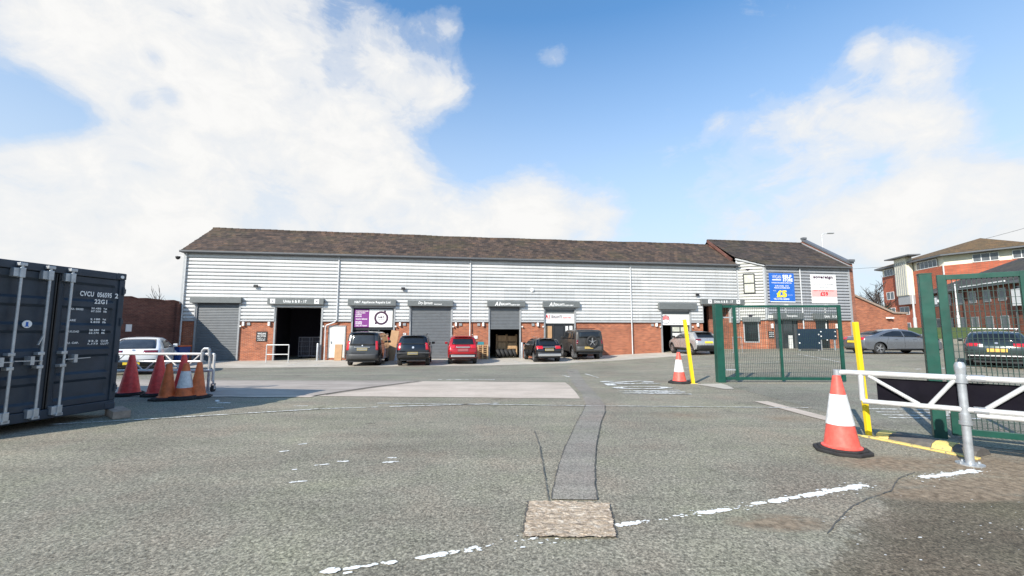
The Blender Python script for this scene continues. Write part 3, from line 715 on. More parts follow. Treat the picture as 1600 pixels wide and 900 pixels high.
# half-closed white sectional door of the last unit
sd = MB(); sd.box(34.05, 35.5, .06, .12, 1.95, 2.08); sd.box(33.98, 34.06, .05, .13, -.2, 2.08); sd.box(34.05, 35.4, .05, .13, 1.5, 1.6); sd.box(34.68, 34.75, .05, .13, 1.6, 1.95)
sdo = sd.build('shopfront', M['frame'], B)
MB().box(34.06, 35.4, .07, .11, -.2, 1.5).build('lower_panel', M['offwhite'], sdo)
MB().box(34.06, 34.68, .08, .1, 1.6, 1.95).build('pane', M['pane'], sdo); MB().box(34.75, 35.4, .08, .1, 1.6, 1.95).build('pane', M['pane'], sdo)
MB().box(33.16, 35.5, .02, .1, 2.92, 3.27).build('header_panel', M['shutbox'], B)
# recessed passage with a tall narrow window
pb = MB(); pb.box(37.75, 38.12, .9, 1.2, -.3, 3.6); pb.box(38.6, 39.1, .9, 1.2, -.3, 3.6); pb.box(38.12, 38.6, .9, 1.2, -.3, .95); pb.box(38.12, 38.6, .9, 1.2, 3.2, 3.6); pb.box(39.02, 39.3, .3, 1.2, -.3, 3.6)
pb.build('passage_wall', M['brick_mid'], B)
w = MB(); w.box(38.12, 38.2, .93, 1.02, .95, 3.2); w.box(38.52, 38.6, .93, 1.02, .95, 3.2); w.box(38.2, 38.52, .93, 1.02, 3.12, 3.2); w.box(38.2, 38.52, .93, 1.02, .95, 1.03)
wo = w.build('window', M['frame'], B); MB().box(38.2, 38.52, .96, .99, 1.03, 3.12).build('pane', M['winglass'], wo)
MB().box(38.34, 38.38, .94, .955, 1.1, 3.1).build('blind_edge', M['white'], wo)
MB().box(36.6, 39.0, -.02, 1.2, 3.62, 3.68).build('soffit', M['flash'], B)

# ------------------------------------------------------------------ the reception wing
Wg = thing('reception_building', 'taller reception block with canted white bay, grey cladding and brick gable parapet', 'building', (A0.x, A0.y, 0), ANG)
WZ, WB, OFF, S0, S1 = 6.6, 2.5, 1.0, 41.3, 48.8
CA, CB = (39.7, 0.0), (41.3, 1.0)                              # canted bay from CA to CB (s,d)
cd = Vector((CB[0] - CA[0], CB[1] - CA[1])); cL = cd.length; cd /= cL; cn = Vector((-cd.y, cd.x))
def CF(q, z, o): return (CA[0] + cd.x * q + cn.x * o, -(CA[1] + cd.y * q + cn.y * o), z)
def CBX(mb, q0, q1, o0, o1, z0, z1):
    vs = [CF(q, z, o) for z in (z0, z1) for o in (o1, o0) for q in (q0, q1)]
    return mb.add(vs, [(0, 2, 3, 1), (4, 5, 7, 6), (0, 1, 5, 4), (2, 6, 7, 3), (0, 4, 6, 2), (1, 3, 7, 5)])
WF = lambda s, z, o: (s, -(OFF + o), z)
bw = MB(); cl = MB(); fl = MB()
doors = [(41.95, 44.02), (45.55, 46.75)]
for a, b in ((S0, doors[0][0]), (doors[0][1], doors[1][0]), (doors[1][1], S1)): MB().box(a, b, -OFF, -OFF + .3, -.4, WB).build('brick_wall', M['brick'], Wg)
CBX(bw, 0, .28, -.3, 0, -.4, .75); CBX(bw, 1.35, cL + .02, -.3, 0, -.4, .75); CBX(bw, 0, .28, -.3, -.0, .75, WB); CBX(bw, 1.35, cL + .02, -.3, 0, .75, WB); CBX(bw, .28, 1.35, -.3, 0, -.4, .75)
ribs(cl, S0 + .02, S1, WB + .03, WZ, .12, WF); cl.box(S0, S1, -OFF + .02, -OFF + .25, WB, WZ)
fl.box(S0, S1, -OFF - .13, -OFF, WB - .03, WB + .03); fl.box(S0 - .03, S0 + .1, -OFF - .142, -OFF - .002, WB + .04, WZ); fl.box(S1 - .1, S1 + .04, -OFF - .142, -OFF - .002, .2, WZ)
ct = MB(); P_ = []
ribs(ct, 0, cL, WB + .03, 6.62, .12, CF)
zq = 6.62
while zq < 7.3:                                                # raking top of the bay follows the roof
    q1 = cL * (7.28 - zq) / .66
    ribs(ct, 0, max(.05, min(cL, q1)), zq, min(7.26, zq + .06), .12, CF); zq += .06
CBX(ct, 0, cL, -.25, -.02, WB, 6.6)
CBX(fl, -.03, .1, .0, .145, WB + .04, 7.2); CBX(fl, cL - .1, cL + .04, .0, .14, WB + .04, 6.6); CBX(fl, 0, cL, 0, .13, WB - .03, WB + .03)
bw.build('bay_brick_wall', M['brick'], Wg); cl.build('cladding', M['clad_dimmed'], Wg); ct.build('bay_cladding', M['clad_white'], Wg); fl.build('flashing', M['flash'], Wg)
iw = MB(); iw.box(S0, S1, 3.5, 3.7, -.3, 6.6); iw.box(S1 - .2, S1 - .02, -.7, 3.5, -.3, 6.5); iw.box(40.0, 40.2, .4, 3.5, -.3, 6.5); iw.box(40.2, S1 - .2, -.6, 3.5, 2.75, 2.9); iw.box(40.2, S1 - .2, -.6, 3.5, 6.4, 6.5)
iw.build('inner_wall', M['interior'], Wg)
rf = MB(); EZ, ED = 6.72, 1.36
va_ = (7.42 - EZ) / (9.55 - EZ)
def lf(v): return 39.48 if v > va_ else 39.55 + (41.15 - 39.55) * (1 - v / va_)
roof_side(rf, lf, lambda v: S1 + .05, (ED, EZ), (-3.2, 9.55), 15, 1, lambda s, v: .012 * math.sin(s * 1.3) * v)
rf.add([(39.48, 3.2, 9.55), (S1, 3.2, 9.55), (S1, 7.5, 6.7), (39.48, 7.5, 6.7)], [(0, 1, 2, 3)])
ro = rf.build('roof', M['roof2'], Wg)
rt = MB(); s = 39.45
while s < S1 - .2: rt.cyl((s, 3.2, 9.53), (s + .43, 3.2, 9.53), .12, 10, .135); s += .44
rt.build('ridge_tile', M['roof2'], ro)
vb = MB(); vb.bar((39.44, .1, 7.28), (39.44, 3.2, 9.5), .1, .2); vb.build('verge_board', M['brick_old'], ro)
up = MB().add([(39.5, .15, 6.5), (39.5, 3.2, 6.5), (39.5, 3.2, 9.45), (39.5, .15, 7.3)], [(0, 1, 2, 3)]); up.build('flank_wall', M['brick_mid'], Wg)
gu = MB(); gu.prism([(-(OFF + .3), 6.72), (-(OFF + .3), 6.64), (-(OFF + .34), 6.59), (-(OFF + .4), 6.59), (-(OFF + .44), 6.64), (-(OFF + .44), 6.72)], lambda a, b, s: (s, a, b), 41.2, S1 + .05)
gu.box(41.3, S1, -OFF - .3, -OFF - .03, 6.58, 6.62); gu.build('gutter', M['gutter'], Wg)
bg = MB(); a_ = CF(-.05, 7.34, .16); c_ = CF(cL + .05, 6.68, .22); bg.bar(a_, c_, .1, .12); bg.build('barge_board', M['flash'], Wg)
pipe([(44.3, -OFF - .19, 6.65), (44.3, -OFF - .19, .3)]).build('downpipe', M['pipe'], Wg, True)
# gable parapet and its coping
pg = MB()
pg.prism([(1.1, -.2), (1.1, 7.0), (1.05, 7.05), (-3.2, 9.8), (-7.5, 6.9), (-7.5, -.2)], lambda d, z, s: (s, -d, z), S1 + .06, S1 + .4)
pg.build('gable_parapet', M['brick_mid'], Wg)
cp_ = MB(); cp_.prism([(1.2, 7.02), (1.2, 7.16), (1.1, 7.2), (-3.2, 9.98), (-3.2, 9.82), (1.06, 7.07)], lambda d, z, s: (s, -d, z), S1 + .0, S1 + .47)
cp_.box(S1 + .05, S1 + .43, 3.05, 3.35, 9.95, 10.12); cp_.box(S1 + .0, S1 + .47, -1.3, -1.02, 7.17, 7.36); cp_.build('coping', M['gutter'], Wg)
MB().bar((S1 - .04, -1.3, 6.78), (S1 - .04, 3.2, 9.62), .1, .07).build('lead_flashing', M['flash'], Wg)
# bay window above, shop window below
w = MB()
for q0, q1, z0, z1 in ((.42, .5, 4.55, 6.12), (1.16, 1.24, 4.55, 6.12), (.5, 1.16, 6.04, 6.12), (.5, 1.16, 4.55, 4.63), (.5, 1.16, 5.32, 5.4)): CBX(w, q0, q1, .03, .165, z0, z1)
wo = w.build('window', M['frame'], Wg); p = MB(); CBX(p, .5, 1.16, .06, .14, 4.63, 6.04); p.build('pane', M['pane'], wo)
w = MB()
for q0, q1, z0, z1 in ((.28, .36, .75, 2.45), (1.27, 1.35, .75, 2.45), (.36, 1.27, .75, .83)): CBX(w, q0, q1, -.12, .02, z0, z1)
wo = w.build('shop_window', M['guide'], Wg); p = MB(); CBX(p, .36, 1.27, -.08, -.06, .83, 2.45); p.build('pane', M['glass'], wo)
p = MB(); CBX(p, .2, 1.42, .135, .33, 2.36, 2.72); p.build('shutter_box', M['shutbox'], Wg)
# reception entrance
for i, (a, b) in enumerate(doors):
    box = ((41.7, 44.22), (45.2, 47.55))[i]
    bo = MB().box(box[0], box[1], -OFF - .36, -OFF - .135, 2.56, 3.02).build('sign_fascia', M['shutbox'], Wg, bevel=.012)
    FX(('Reception', 'Units 18-26')[i], (43.2, 46.6)[i], 2.78, (.9, 1.15)[i], .2, bo, .02, OFF + .365)
    fr = MB(); y0, y1 = -OFF + .06, -OFF + .14
    fr.box(a, a + .09, y0, y1, -.2, 2.5); fr.box(b - .09, b, y0, y1, -.2, 2.5); fr.box(a + .09, b - .09, y0, y1, 2.4, 2.5)
    if i == 0: fr.box(a + .72, a + .82, y0, y1, -.2, 2.4); fr.box(b - .45, b - .35, y0, y1, -.2, 2.4)
    fo = fr.build('entrance_door', M['frame'], Wg)
    if i == 0:
        MB().box(a + .09, a + .72, y0 + .03, y0 + .05, -.2, 2.4).build('door_leaf', M['trim'], fo)
        MB().box(a + .82, b - .45, y0 + .03, y0 + .05, -.2, 2.4).build('pane', M['winglass'], fo)
        MB().box(b - .35, b - .09, y0 + .03, y0 + .05, -.2, 2.4).build('side_panel', M['trim'], fo)
        MB().box(a + 1.2, b - .5, y0 + .02, y0 + .026, .3, 1.3).build('window_sticker', M['offwhite'], fo)
    else:
        MB().box(a + .09, b - .09, y0 + .03, y0 + .05, -.2, 2.4).build('pane', M['glass'], fo)
        MB().box(b - .25, b - .16, y0 - .02, y0 + .02, .9, 2.3).build('handle', M['white'], fo)
for s in (41.68, 47.35): MB().box(s - .06, s + .06, -OFF - .16, -OFF - .002, 1.85, 2.2).build('wall_light', M['white'], Wg, bevel=.02)
for s in (42.9, 46.4):
    f = MB(); f.box(s - .03, s + .03, -OFF - .12, -OFF - .06, 3.0, 3.75); f.box(s - .1, s + .1, -OFF - .3, -OFF - .07, 3.6, 3.68); f.build('sign_lamp', M['offwhite'], Wg)
MB().box(41.35, 41.75, -OFF - .2, -OFF - .085, 2.6, 2.85).build('alarm_box', M['offwhite'], Wg, bevel=.02)
# side wall with a raking coping, beyond the wing
Lw = thing('raking_brick_wall', 'orange brick side wall with sloping stone coping beside the reception block', 'wall', (A0.x, A0.y, 0), ANG)
poly = [(49.22, -.3), (49.22, 4.4), (52.7, 3.05), (53.95, 3.0), (53.95, -.3)]
MB().prism(poly, lambda s, z, d: (s, -d, z), OFF - .35, OFF).build('brickwork', M['brick'], Lw)
MB().box(53.55, 53.96, -OFF - .05, -OFF + .4, -.3, 3.02).build('end_pier', M['brick'], Lw)
c = MB(); c.prism([(49.22, 4.41), (49.22, 4.56), (52.75, 3.2), (54.05, 3.15), (54.05, 3.02), (52.7, 3.06)], lambda s, z, d: (s, -d, z), OFF - .42, OFF + .12)
c.build('coping', M['sleeper'], Lw)
for s in (52.1, 52.4): MB().box(s - .1, s + .1, -OFF - .28, -OFF - .01, 2.62, 2.75).build('floodlight', M['white'], Lw, bevel=.02)

# ------------------------------------------------------------------ signs fixed to the units: each its own thing
def board(name, label, s0, s1, z0, z1, d, mat, parts=(), texts=(), group=None, dd=.04, frame=None):
    t = thing(name, label, 'sign', (*wp((s0 + s1) / 2, d), z0), ANG, group)
    cx = (s0 + s1) / 2
    MB().box(s0 - cx, s1 - cx, -dd, 0, 0, z1 - z0).build('board', M[mat], t)
    if frame:
        f = MB(); w, h, q = s1 - s0, z1 - z0, .05
        f.box(-w / 2 - q, -w / 2, -dd - .01, .01, -q, h + q); f.box(w / 2, w / 2 + q, -dd - .01, .01, -q, h + q); f.box(-w / 2, w / 2, -dd - .01, .01, h, h + q); f.box(-w / 2, w / 2, -dd - .01, .01, -q, 0)
        f.build('frame', M[frame], t)
    for nm, a, b, c, e, m in parts: MB().box(a - cx, b - cx, -dd - .006, -dd - .001, c - z0, e - z0).build(nm, M[m], t)
    by = {}
    for tx, s, z, w, h, m, bold in texts:
        by.setdefault(m, MB()).text(tx, (s - cx, -dd - .008, z - z0), (1, 0, 0), (0, 0, 1), w, h, bold)
    for m, mb in by.items(): mb.build('lettering', M[m], t)
    return t
x0, x1, z0, z1 = 10.72, 13.25, 1.9, 3.12
t = board('banner_sign', 'purple and white appliance repair banner with a dark ring logo above the shop door', x0, x1, z0, z1, -.05, 'white', [('purple_panel', x0, 11.7, z0, z1, 'purple')],
    [('WASHING MACHINES', 11.22, 3.0, .82, .07, 'letter', .03), ('TUMBLE DRYERS', 11.12, 2.87, .62, .07, 'letter', .03), ('COOKERS', 11.0, 2.75, .4, .07, 'letter', .03), ('FRIDGES', 11.0, 2.63, .4, .07, 'letter', .03),
     ('SALES & REPAIRS', 11.2, 2.45, .75, .08, 'letter', .03), ('SPARES', 11.02, 2.25, .42, .09, 'letter', .03), ('01942', 11.02, 2.13, .42, .09, 'letter', .03), ('CALL IN TODAY', 11.2, 2.0, .75, .08, 'letter', .03),
     ('N&T', 12.5, 2.58, .4, .14, 'plum', .03), ('APPLIANCES', 12.5, 2.42, .36, .06, 'greyprint', .01)])
def ring(cx, cz, r0, r1, y):
    n = 40; return [(cx + r * math.cos(2 * math.pi * i / n), y, cz + r * math.sin(2 * math.pi * i / n)) for r in (r0, r1) for i in range(n)], [(i, (i + 1) % n, n + (i + 1) % n, n + i) for i in range(n)]
mb = MB(); cx = (x0 + x1) / 2; mb.add(*ring(12.5 - cx, 2.53 - z0, .34, .47, -.05))
for a in (62, 225): mb.cyl((12.5 - cx + .5 * math.cos(R(a)), -.042, 2.53 - z0 + .5 * math.sin(R(a))), (12.5 - cx + .5 * math.cos(R(a)), -.052, 2.53 - z0 + .5 * math.sin(R(a))), .075, 12)
mb.build('ring_logo', M['plum'], t)
board('banner_sign', 'white sealants banner with red initials above a glazed door', 24.04, 26.3, 2.2, 2.9, -.03, 'white', [('red_rule', 24.1, 26.0, 2.5, 2.525, 'redprint')],
    [('A1', 24.26, 2.7, .32, .28, 'redprint', .04), ('SEALANTS', 24.95, 2.68, .82, .2, 'plum', .03), ('NORTH WEST', 25.75, 2.62, .65, .1, 'redprint', .03), ('sealants  adhesives  tapes  tools  fixings', 25.1, 2.4, 2.0, .07, 'greyprint', .0)])
t = board('banner_sign', 'white banner with a red and grey round emblem over the half open white door', 33.15, 35.5, 2.1, 2.9, -.03, 'white', [],
    [('TYRES & SERVICING', 34.6, 2.62, 1.3, .1, 'greyprint', .0), ('EXHAUSTS  BRAKES', 34.6, 2.45, 1.1, .08, 'greyprint', 0), ('01942 2779  01942 79', 34.65, 2.24, 1.5, .1, 'greyprint', .03)])
cx = (33.15 + 35.5) / 2; mb = MB().add(*ring(33.52 - cx, 2.52 - 2.1, .3, .34, -.05)); mb.build('emblem_ring', M['greyprint'], t)
mb = MB()
for i in range(5): mb.box(33.3 - cx + i * .1, 33.37 - cx + i * .1, -.05, -.045, .42 - .03 * abs(i - 2), .72 - .04 * abs(i - 2))
mb.build('emblem_bars', M['redprint'], t)
board('notice_plaque', 'black notice plaque with white lettering on brick beside the open storage doorway', 4.58, 5.24, .95, 1.6, .002, 'black', [],
    [('WIGAN', 4.91, 1.46, .5, .12, 'letter', .02), ('SELF STORE', 4.91, 1.3, .52, .09, 'letter', .02), ('UNITS 6 - 17', 4.91, 1.16, .5, .07, 'letter', .02), ('LOADING BAY', 4.91, 1.04, .48, .07, 'letter', .02)], None)
board('notice_plaque', 'black notice plaque with white lettering on brick next to the reception entrance', 41.36, 41.85, 1.1, 1.62, OFF + .002, 'black', [],
    [('WIGAN', 41.6, 1.52, .38, .1, 'letter', .02), ('SELF STORE', 41.6, 1.38, .4, .08, 'letter', .02), ('RECEPTION', 41.6, 1.22, .38, .08, 'letter', .02)], None)
board('advertising_sign', 'large blue self storage sign with yellow price high on the grey cladding', 41.6, 43.75, 3.85, 6.12, OFF + .125, 'blue', [('logo_bar', 41.85, 42.62, 5.55, 5.63, 'white'), ('bottom_strip', 41.6, 43.75, 3.85, 3.92, 'white')],
    [('WIGAN', 42.24, 5.83, .76, .28, 'offwhite', .01), ('SELF', 43.15, 5.88, .8, .24, 'letter', .05), ('STORE', 43.2, 5.6, .85, .26, 'letter', .05),
     ('STORAGE FOR BUSINESS & PERSONAL', 42.65, 5.36, 1.75, .1, 'letter', .02), ('24 HR ACCESS   CCTV', 42.65, 5.12, 1.2, .1, 'letter', .03), ('PERSONAL & BUSINESS UNITS', 42.65, 4.97, 1.35, .1, 'letter', .03),
     ('£5', 42.6, 4.5, .9, .56, 'yellowprint', .06), ('from', 42.0, 4.75, .25, .07, 'letter', 0), ('per week', 43.35, 4.42, .4, .08, 'letter', 0), ('TEL 01942 200000', 42.55, 4.1, 1.35, .13, 'letter', .03)], frame=None)
board('advertising_sign', 'white serviced office sign with pink price band high on the grey cladding', 45.25, 47.5, 3.82, 6.08, OFF + .125, 'white', [('price_band', 45.25, 47.5, 4.32, 4.88, 'pink')],
    [('sovereign', 46.35, 5.85, 1.75, .32, 'plum', .05), ('B U S I N E S S   C E N T R E', 46.35, 5.55, 1.7, .1, 'greyprint', 0), ('OFFICE UNITS TO LET AVAILABLE', 46.35, 5.32, 1.75, .09, 'greyprint', .02), ('Flexible Terms', 46.35, 5.09, .95, .11, 'greyprint', .01),
     ('UNITS TO LET FROM ONLY', 46.35, 4.8, 1.9, .09, 'redprint', .03), ('£59', 46.35, 4.54, .7, .33, 'redprint', .05), ('per week   all inclusive', 46.35, 4.15, 1.2, .08, 'greyprint', 0), ('Sovereign House', 46.35, 4.0, 1.3, .08, 'greyprint', 0)], frame=None)
board('wall_notice', 'small white and red notice on the raking brick wall', 52.55, 53.05, 1.3, 1.85, OFF + .002, 'white', [('red_square', 52.64, 52.96, 1.4, 1.7, 'redprint')], [])

# ------------------------------------------------------------------ shipping container
KR = Vector((-7.64, 8.3, .14)); ku = Vector((-.168, -.9858, 0)); kn = Vector((.9858, -.168, 0))
C = thing('shipping_container', 'dark navy steel shipping container with white stencilled code and galvanised door bars', 'container', (KR.x, KR.y, 0), math.atan2(ku.y, ku.x) + math.pi)
# local frame: x = -ku (to the right seen from outside), y = -kn (into the body), z up.   t along the door face = -x
H0, H1, TW, TL = .14, 2.73, 2.44, 6.06
def kx(t): return -t
f = MB()
f.box(kx(TW), 0, .0, TL, H0, H0 + .16); f.box(kx(TW), 0, .0, TL, H1 - .13, H1)
for t in (0, TW - .1): f.box(kx(t) - .1, kx(t), 0.0, .12, H0 + .16, H1 - .13)
for t in (0, TW - .12): f.box(kx(t) - .12, kx(t), TL - .12, TL, H0 + .16, H1 - .13)
f.build('frame', M['navy'], C, bevel=.012)
side = MB()
for t in (.02, TW - .05):                                          # corrugated flanks
    pts = []; y = .12
    while y < TL - .12:
        for q, o in ((0, 0), (.07, 0), (.138, .036), (.208, .036)): pts.append((y + q, o))
        y += .276
    vs = [(kx(t) - o, yy, z) for z in (H0 + .14, H1 - .1) for yy, o in pts]; n = len(pts)
    side.add(vs, [(i, i + 1, n + i + 1, n + i) for i in range(n - 1)])
side.box(kx(TW) + .05, -.03, .1, TL - .03, H1 - .06, H1 - .02); side.box(kx(TW) + .1, -.1, TL - .06, TL - .02, H0 + .1, H1 - .1)
side.build('side_panel', M['navy'], C)
seam = 1.075
for t0, t1 in ((.06, seam - .01), (seam + .01, TW - .06)):
    # door skin with five shallow horizontal pressings
    rows = []; zb, zt = H0 + .17, H1 - .14
    segs = [(0, 0)]; hgt = zt - zb
    for k in range(5):
        c = (k + .62) / 5.25
        segs += [(c - .075, 0), (c - .055, .034), (c + .055, .034), (c + .075, 0)]
    segs += [(1, 0)]
    d = MB(); m_in = .09
    vs = []
    for u, o in segs:
        z = zb + u * hgt
        vs += [(kx(t0), .03, z), (kx(t0 + m_in), .03, z), (kx(t0 + m_in + .03), .03 + o, z), (kx(t1 - m_in - .03), .03 + o, z), (kx(t1 - m_in), .03, z), (kx(t1), .03, z)]
    n = len(segs)
    d.add(vs, [(i * 6 + j, i * 6 + j + 1, (i + 1) * 6 + j + 1, (i + 1) * 6 + j) for i in range(n - 1) for j in range(5)])
    door = d.build('door', M['navy'], C)
    s_ = MB()
    for e in (t0, t1 - .018): s_.box(kx(e + .018), kx(e), .012, .03, zb, zt)
    s_.build('door_gasket', M['black'], door)
    if t0 < .5:
        h = MB()
        for z in (H0 + .35, H0 + .9, H0 + 1.6, H0 + 2.2): h.box(-.05, .012, -.012, .03, z, z + .09); h.cyl((-.03, -.01, z - .03), (-.03, -.01, z + .12), .02, 8)
        h.build('hinge', M['navy'], door)
for i, t in enumerate((.92, 1.235, 1.605, 1.95)):
    r = MB(); r.cyl((kx(t), -.055, H0 + .06), (kx(t), -.055, H1 - .05), .021, 10)
    ro = r.build('lock_rod', M['galv'], C, True)
    k = MB()
    for z in (H0 + .13, H1 - .19): k.box(kx(t) - .10, kx(t) - .025, -.06, .03, z - .07, z + .07); k.box(kx(t) - .035, kx(t) + .035, -.085, .0, z - .08, z + .08)
    for z in (H0 + .06, H1 - .055): k.box(kx(t) - .05, kx(t) + .05, -.085, .0, z - .025, z + .025)
    for z in (1.24, 1.75 if i == 9 else 1.02): k.box(kx(t) - .06, kx(t) + .03, -.08, .03, z - .025, z + .025)
    k.build('rod_bracket', M['galv'], ro, bevel=.006)
    h = MB(); dirn = 1 if i == 0 else -1
    h.bar((kx(t), -.085, 1.12), (kx(t) + .36 * dirn, -.10, 1.135), .03, .014); h.box(kx(t) + dirn * .14 - .025, kx(t) + dirn * .14 + .025, -.11, .03, 1.06, 1.2)
    h.build('handle', M['galv'], ro)
MB().bar((kx(1.26), -.09, 1.55), (kx(1.32), -.09, 1.38), .015, .03).build('tie', M['galv'], C)
cc = MB()
for t in (-.004, TW - .176):
    for z in (H0, H1 - .118):
        for y in (-.012, TL - .166): cc.box(kx(t) - .18, kx(t), y, y + .178, z - .004, z + .122)
cc.build('corner_casting', M['navy'], C, bevel=.015)
hl = MB()
for z in (H1 - .06,): hl.cyl((-.085, -.014, z - .012), (-.085, -.03, z - .012), .03, 12)
hl.build('casting_hole', M['letter'], C)
tx = MB()
def kt(s, t0, t1, z, h, bold=.02): tx.text(s, (kx((t0 + t1) / 2), -.004 if z > 0 else 0, z), (1, 0, 0), (0, 0, 1), abs(t1 - t0), h, bold)
kt('CVCU  056595', .74, .22, 2.285, .095, .03); kt('2', .165, .105, 2.285, .095, .03); kt('22G1', .5, .29, 2.155, .085, .03)
for a, z, n1, n2, u1, u2, w in (('MAX. GROSS', 2.0, '30.480', '67.200', 'kg', 'lb', .22), ('TARE', 1.80, '2.180', '4.830', 'kg', 'lb', .12), ('PAYLOAD', 1.60, '28.280', '62.370', 'kg', 'lb', .19), ('CU. CAP.', 1.40, '33.2', '1,173', 'CU.M', 'CU.FT', .2)):
    kt(a, .885, .885 - w, z, .036, .03)
    kt(n1, .54, .38, z + .026, .036, .03); kt(n2, .54, .38, z - .026, .036, .03)
    kt(u1, .335, .335 - (.055 if len(u1) < 3 else .12), z + .026, .036, .03); kt(u2, .335, .335 - (.055 if len(u2) < 3 else .14), z - .026, .036, .03)
tx.v = [(x, y + .012, z) for x, y, z in tx.v]
tx.build('lettering', M['letter'], C)
em = MB(); em.cyl((kx(1.43), .012, 1.72), (kx(1.43), .0, 1.72), .062, 24); eo = em.build('round_decal', M['letter'], C)
em = MB(); em.box(kx(1.43) - .018, kx(1.43) + .012, -.004, -.001, 1.69, 1.755); em.box(kx(1.43) - .03, kx(1.43) + .025, -.004, -.001, 1.68, 1.69); em.build('decal_print', M['blue'], eo)
t = thing('timber_block', 'rough grey brown timber bearer under the corner of the navy container', 'timber', (-7.45, 8.2, 0), math.atan2(ku.y, ku.x) + R(62))
MB().box(-.42, .3, -.13, .12, 0, .14).build('bearer', M['sleeper'], t, bevel=.012)

# ------------------------------------------------------------------ traffic cones
def cone(label, loc, h, rb, rt, mat, base=.27, sleeve=None, rz=0., group='traffic cones', lean=0., rag=0.):
    t = thing('traffic_cone', label, 'traffic cone', loc, rz, group)
    b = MB(); pts = []
    r_ = random.Random(hash(label) % 999 if False else len(label))
    for i in range(8):
        a = 2 * math.pi * (i + .5) / 8; q = base * (1.06 + r_.uniform(-rag, rag)); pts.append((q * math.cos(a), q * math.sin(a)))
    b.prism(pts, lambda x, y, z: (x, y, z), 0, .045 if base < .32 else .06); b.prism([(x * .86, y * .86) for x, y in pts], lambda x, y, z: (x, y, z), .04, .065 if base < .32 else .085)
    b.build('base', M['rubber'], t, bevel=.012)
    z0 = .06
    P = [(rb + .028, z0), (rb + .03, z0 + .018), (rb, z0 + .035)]
    n = 12
    for i in range(1, n + 1): u = i / n; P.append((rb + (rt - rb) * u, z0 + .035 + (h - z0 - .035) * u))
    P += [(rt * .8, h + .004), (rt * .72, h - .03), (0, h - .03)]
    Mx = Matrix.Rotation(lean, 4, 'X')
    MB().lathe(P, Mx, 28).build('cone_body', M[mat], t, True)
    if sleeve:
        a, c = sleeve; rr = lambda z: rb + (rt - rb) * (z - z0 - .035) / (h - z0 - .035)
        MB().lathe([(rr(a), a), (rr(a) + .007, a + .002), (rr((a + c) / 2) + .007, (a + c) / 2), (rr(c) + .007, c - .002), (rr(c), c)], Mx, 28).build('reflective_sleeve', M['reflective'], t, True)
    return t
cone('large red cone with white sleeve on a wide rubber base beside the near tube barrier', (4.43, 5.86, 0), 1.0, .2, .048, 'cone_near', .315, (.36, .755), R(20))
cone('smaller looking red and white cone by the far leaning yellow post', (5.31, 13.62, gz(5.3, 13.6)), .97, .2, .048, 'cone_near', .33, (.36, .74), R(10))
cone('bright red plain cone standing nearest the container', (-9.65, 10.86, 0), 1.0, .22, .055, 'cone_red', .33, None, R(5))
cone('bright red plain cone, second from the container', (-8.9, 10.82, 0), 1.0, .22, .055, 'cone_red', .33, None, R(33))
cone('bright red plain cone standing at the back among faded orange ones', (-8.42, 10.98, 0), 1.0, .2, .05, 'cone_red', .3, None, R(12))
cone('dull orange plain short cone in front of the red cones', (-8.16, 10.2, 0), .84, .17, .05, 'cone_orange', .31, None, R(20), rag=.08)
cone('faded orange cone with white sleeve on a ragged base', (-7.83, 10.3, 0), .84, .19, .055, 'cone_orange', .33, (.27, .66), R(40), rag=.12)
cone('dull orange plain short cone beside the caster barrier end', (-7.66, 10.5, 0), .85, .17, .05, 'cone_orange', .3, None, R(28), rag=.08)

# ------------------------------------------------------------------ tubular swing barriers
def caster(t, x, y, z=0., top=.5):
    c = MB(); c.cyl((x - .03, y, .085), (x + .03, y, .085), .085, 18); c.build('caster_wheel', M['rubber'], t, bevel=.01)
    f = MB(); f.box(x - .05, x - .035, y - .03, y + .03, .07, .22); f.box(x + .035, x + .05, y - .03, y + .03, .07, .22); f.box(x - .05, x + .05, y - .03, y + .03, .2, .22); f.cyl((x, y, .2), (x, y, .3), .025, 8); f.build('caster_fork', M['galv'], t)
bl = thing('tube_barrier', 'white tubular swing barrier with diagonal bracing and caster wheel behind the row of cones', 'barrier', (-8.05, 11.5, 0), 0)
b = MB(); L = -4.3
b.tube([(.04, 0, .28), (.04, 0, .98), (-.0, 0, 1.0), (L, 0, 1.0)], .034, 10); b.tube([(L, 0, .8), (-.2, 0, .8)], .026, 8); b.tube([(L, 0, .56), (.04, 0, .56)], .03, 8)
x = -.35
while x > L: b.tube([(x, 0, .98), (x - .42, 0, .57)], .02, 8); b.tube([(x - .5, 0, .57), (x - .92, 0, .98)], .02, 8); x -= 1.02
b.build('frame', M['alu'], bl, True); caster(bl, .06, 0)
p = MB(); p.tube([(-.25, -.06, 0), (-.25, -.06, 1.07), (-.2, -.06, 1.14), (-.08, -.06, 1.14), (-.06, -.06, 1.08), (-.06, -.06, .95)], .038, 10)
p.tube([(-.12, .06, 0), (-.12, .06, .98)], .035, 10); p.cyl((-.25, -.06, 0), (-.25, -.06, .012), .1, 12)
p.build('post', M['galv'], bl, True)
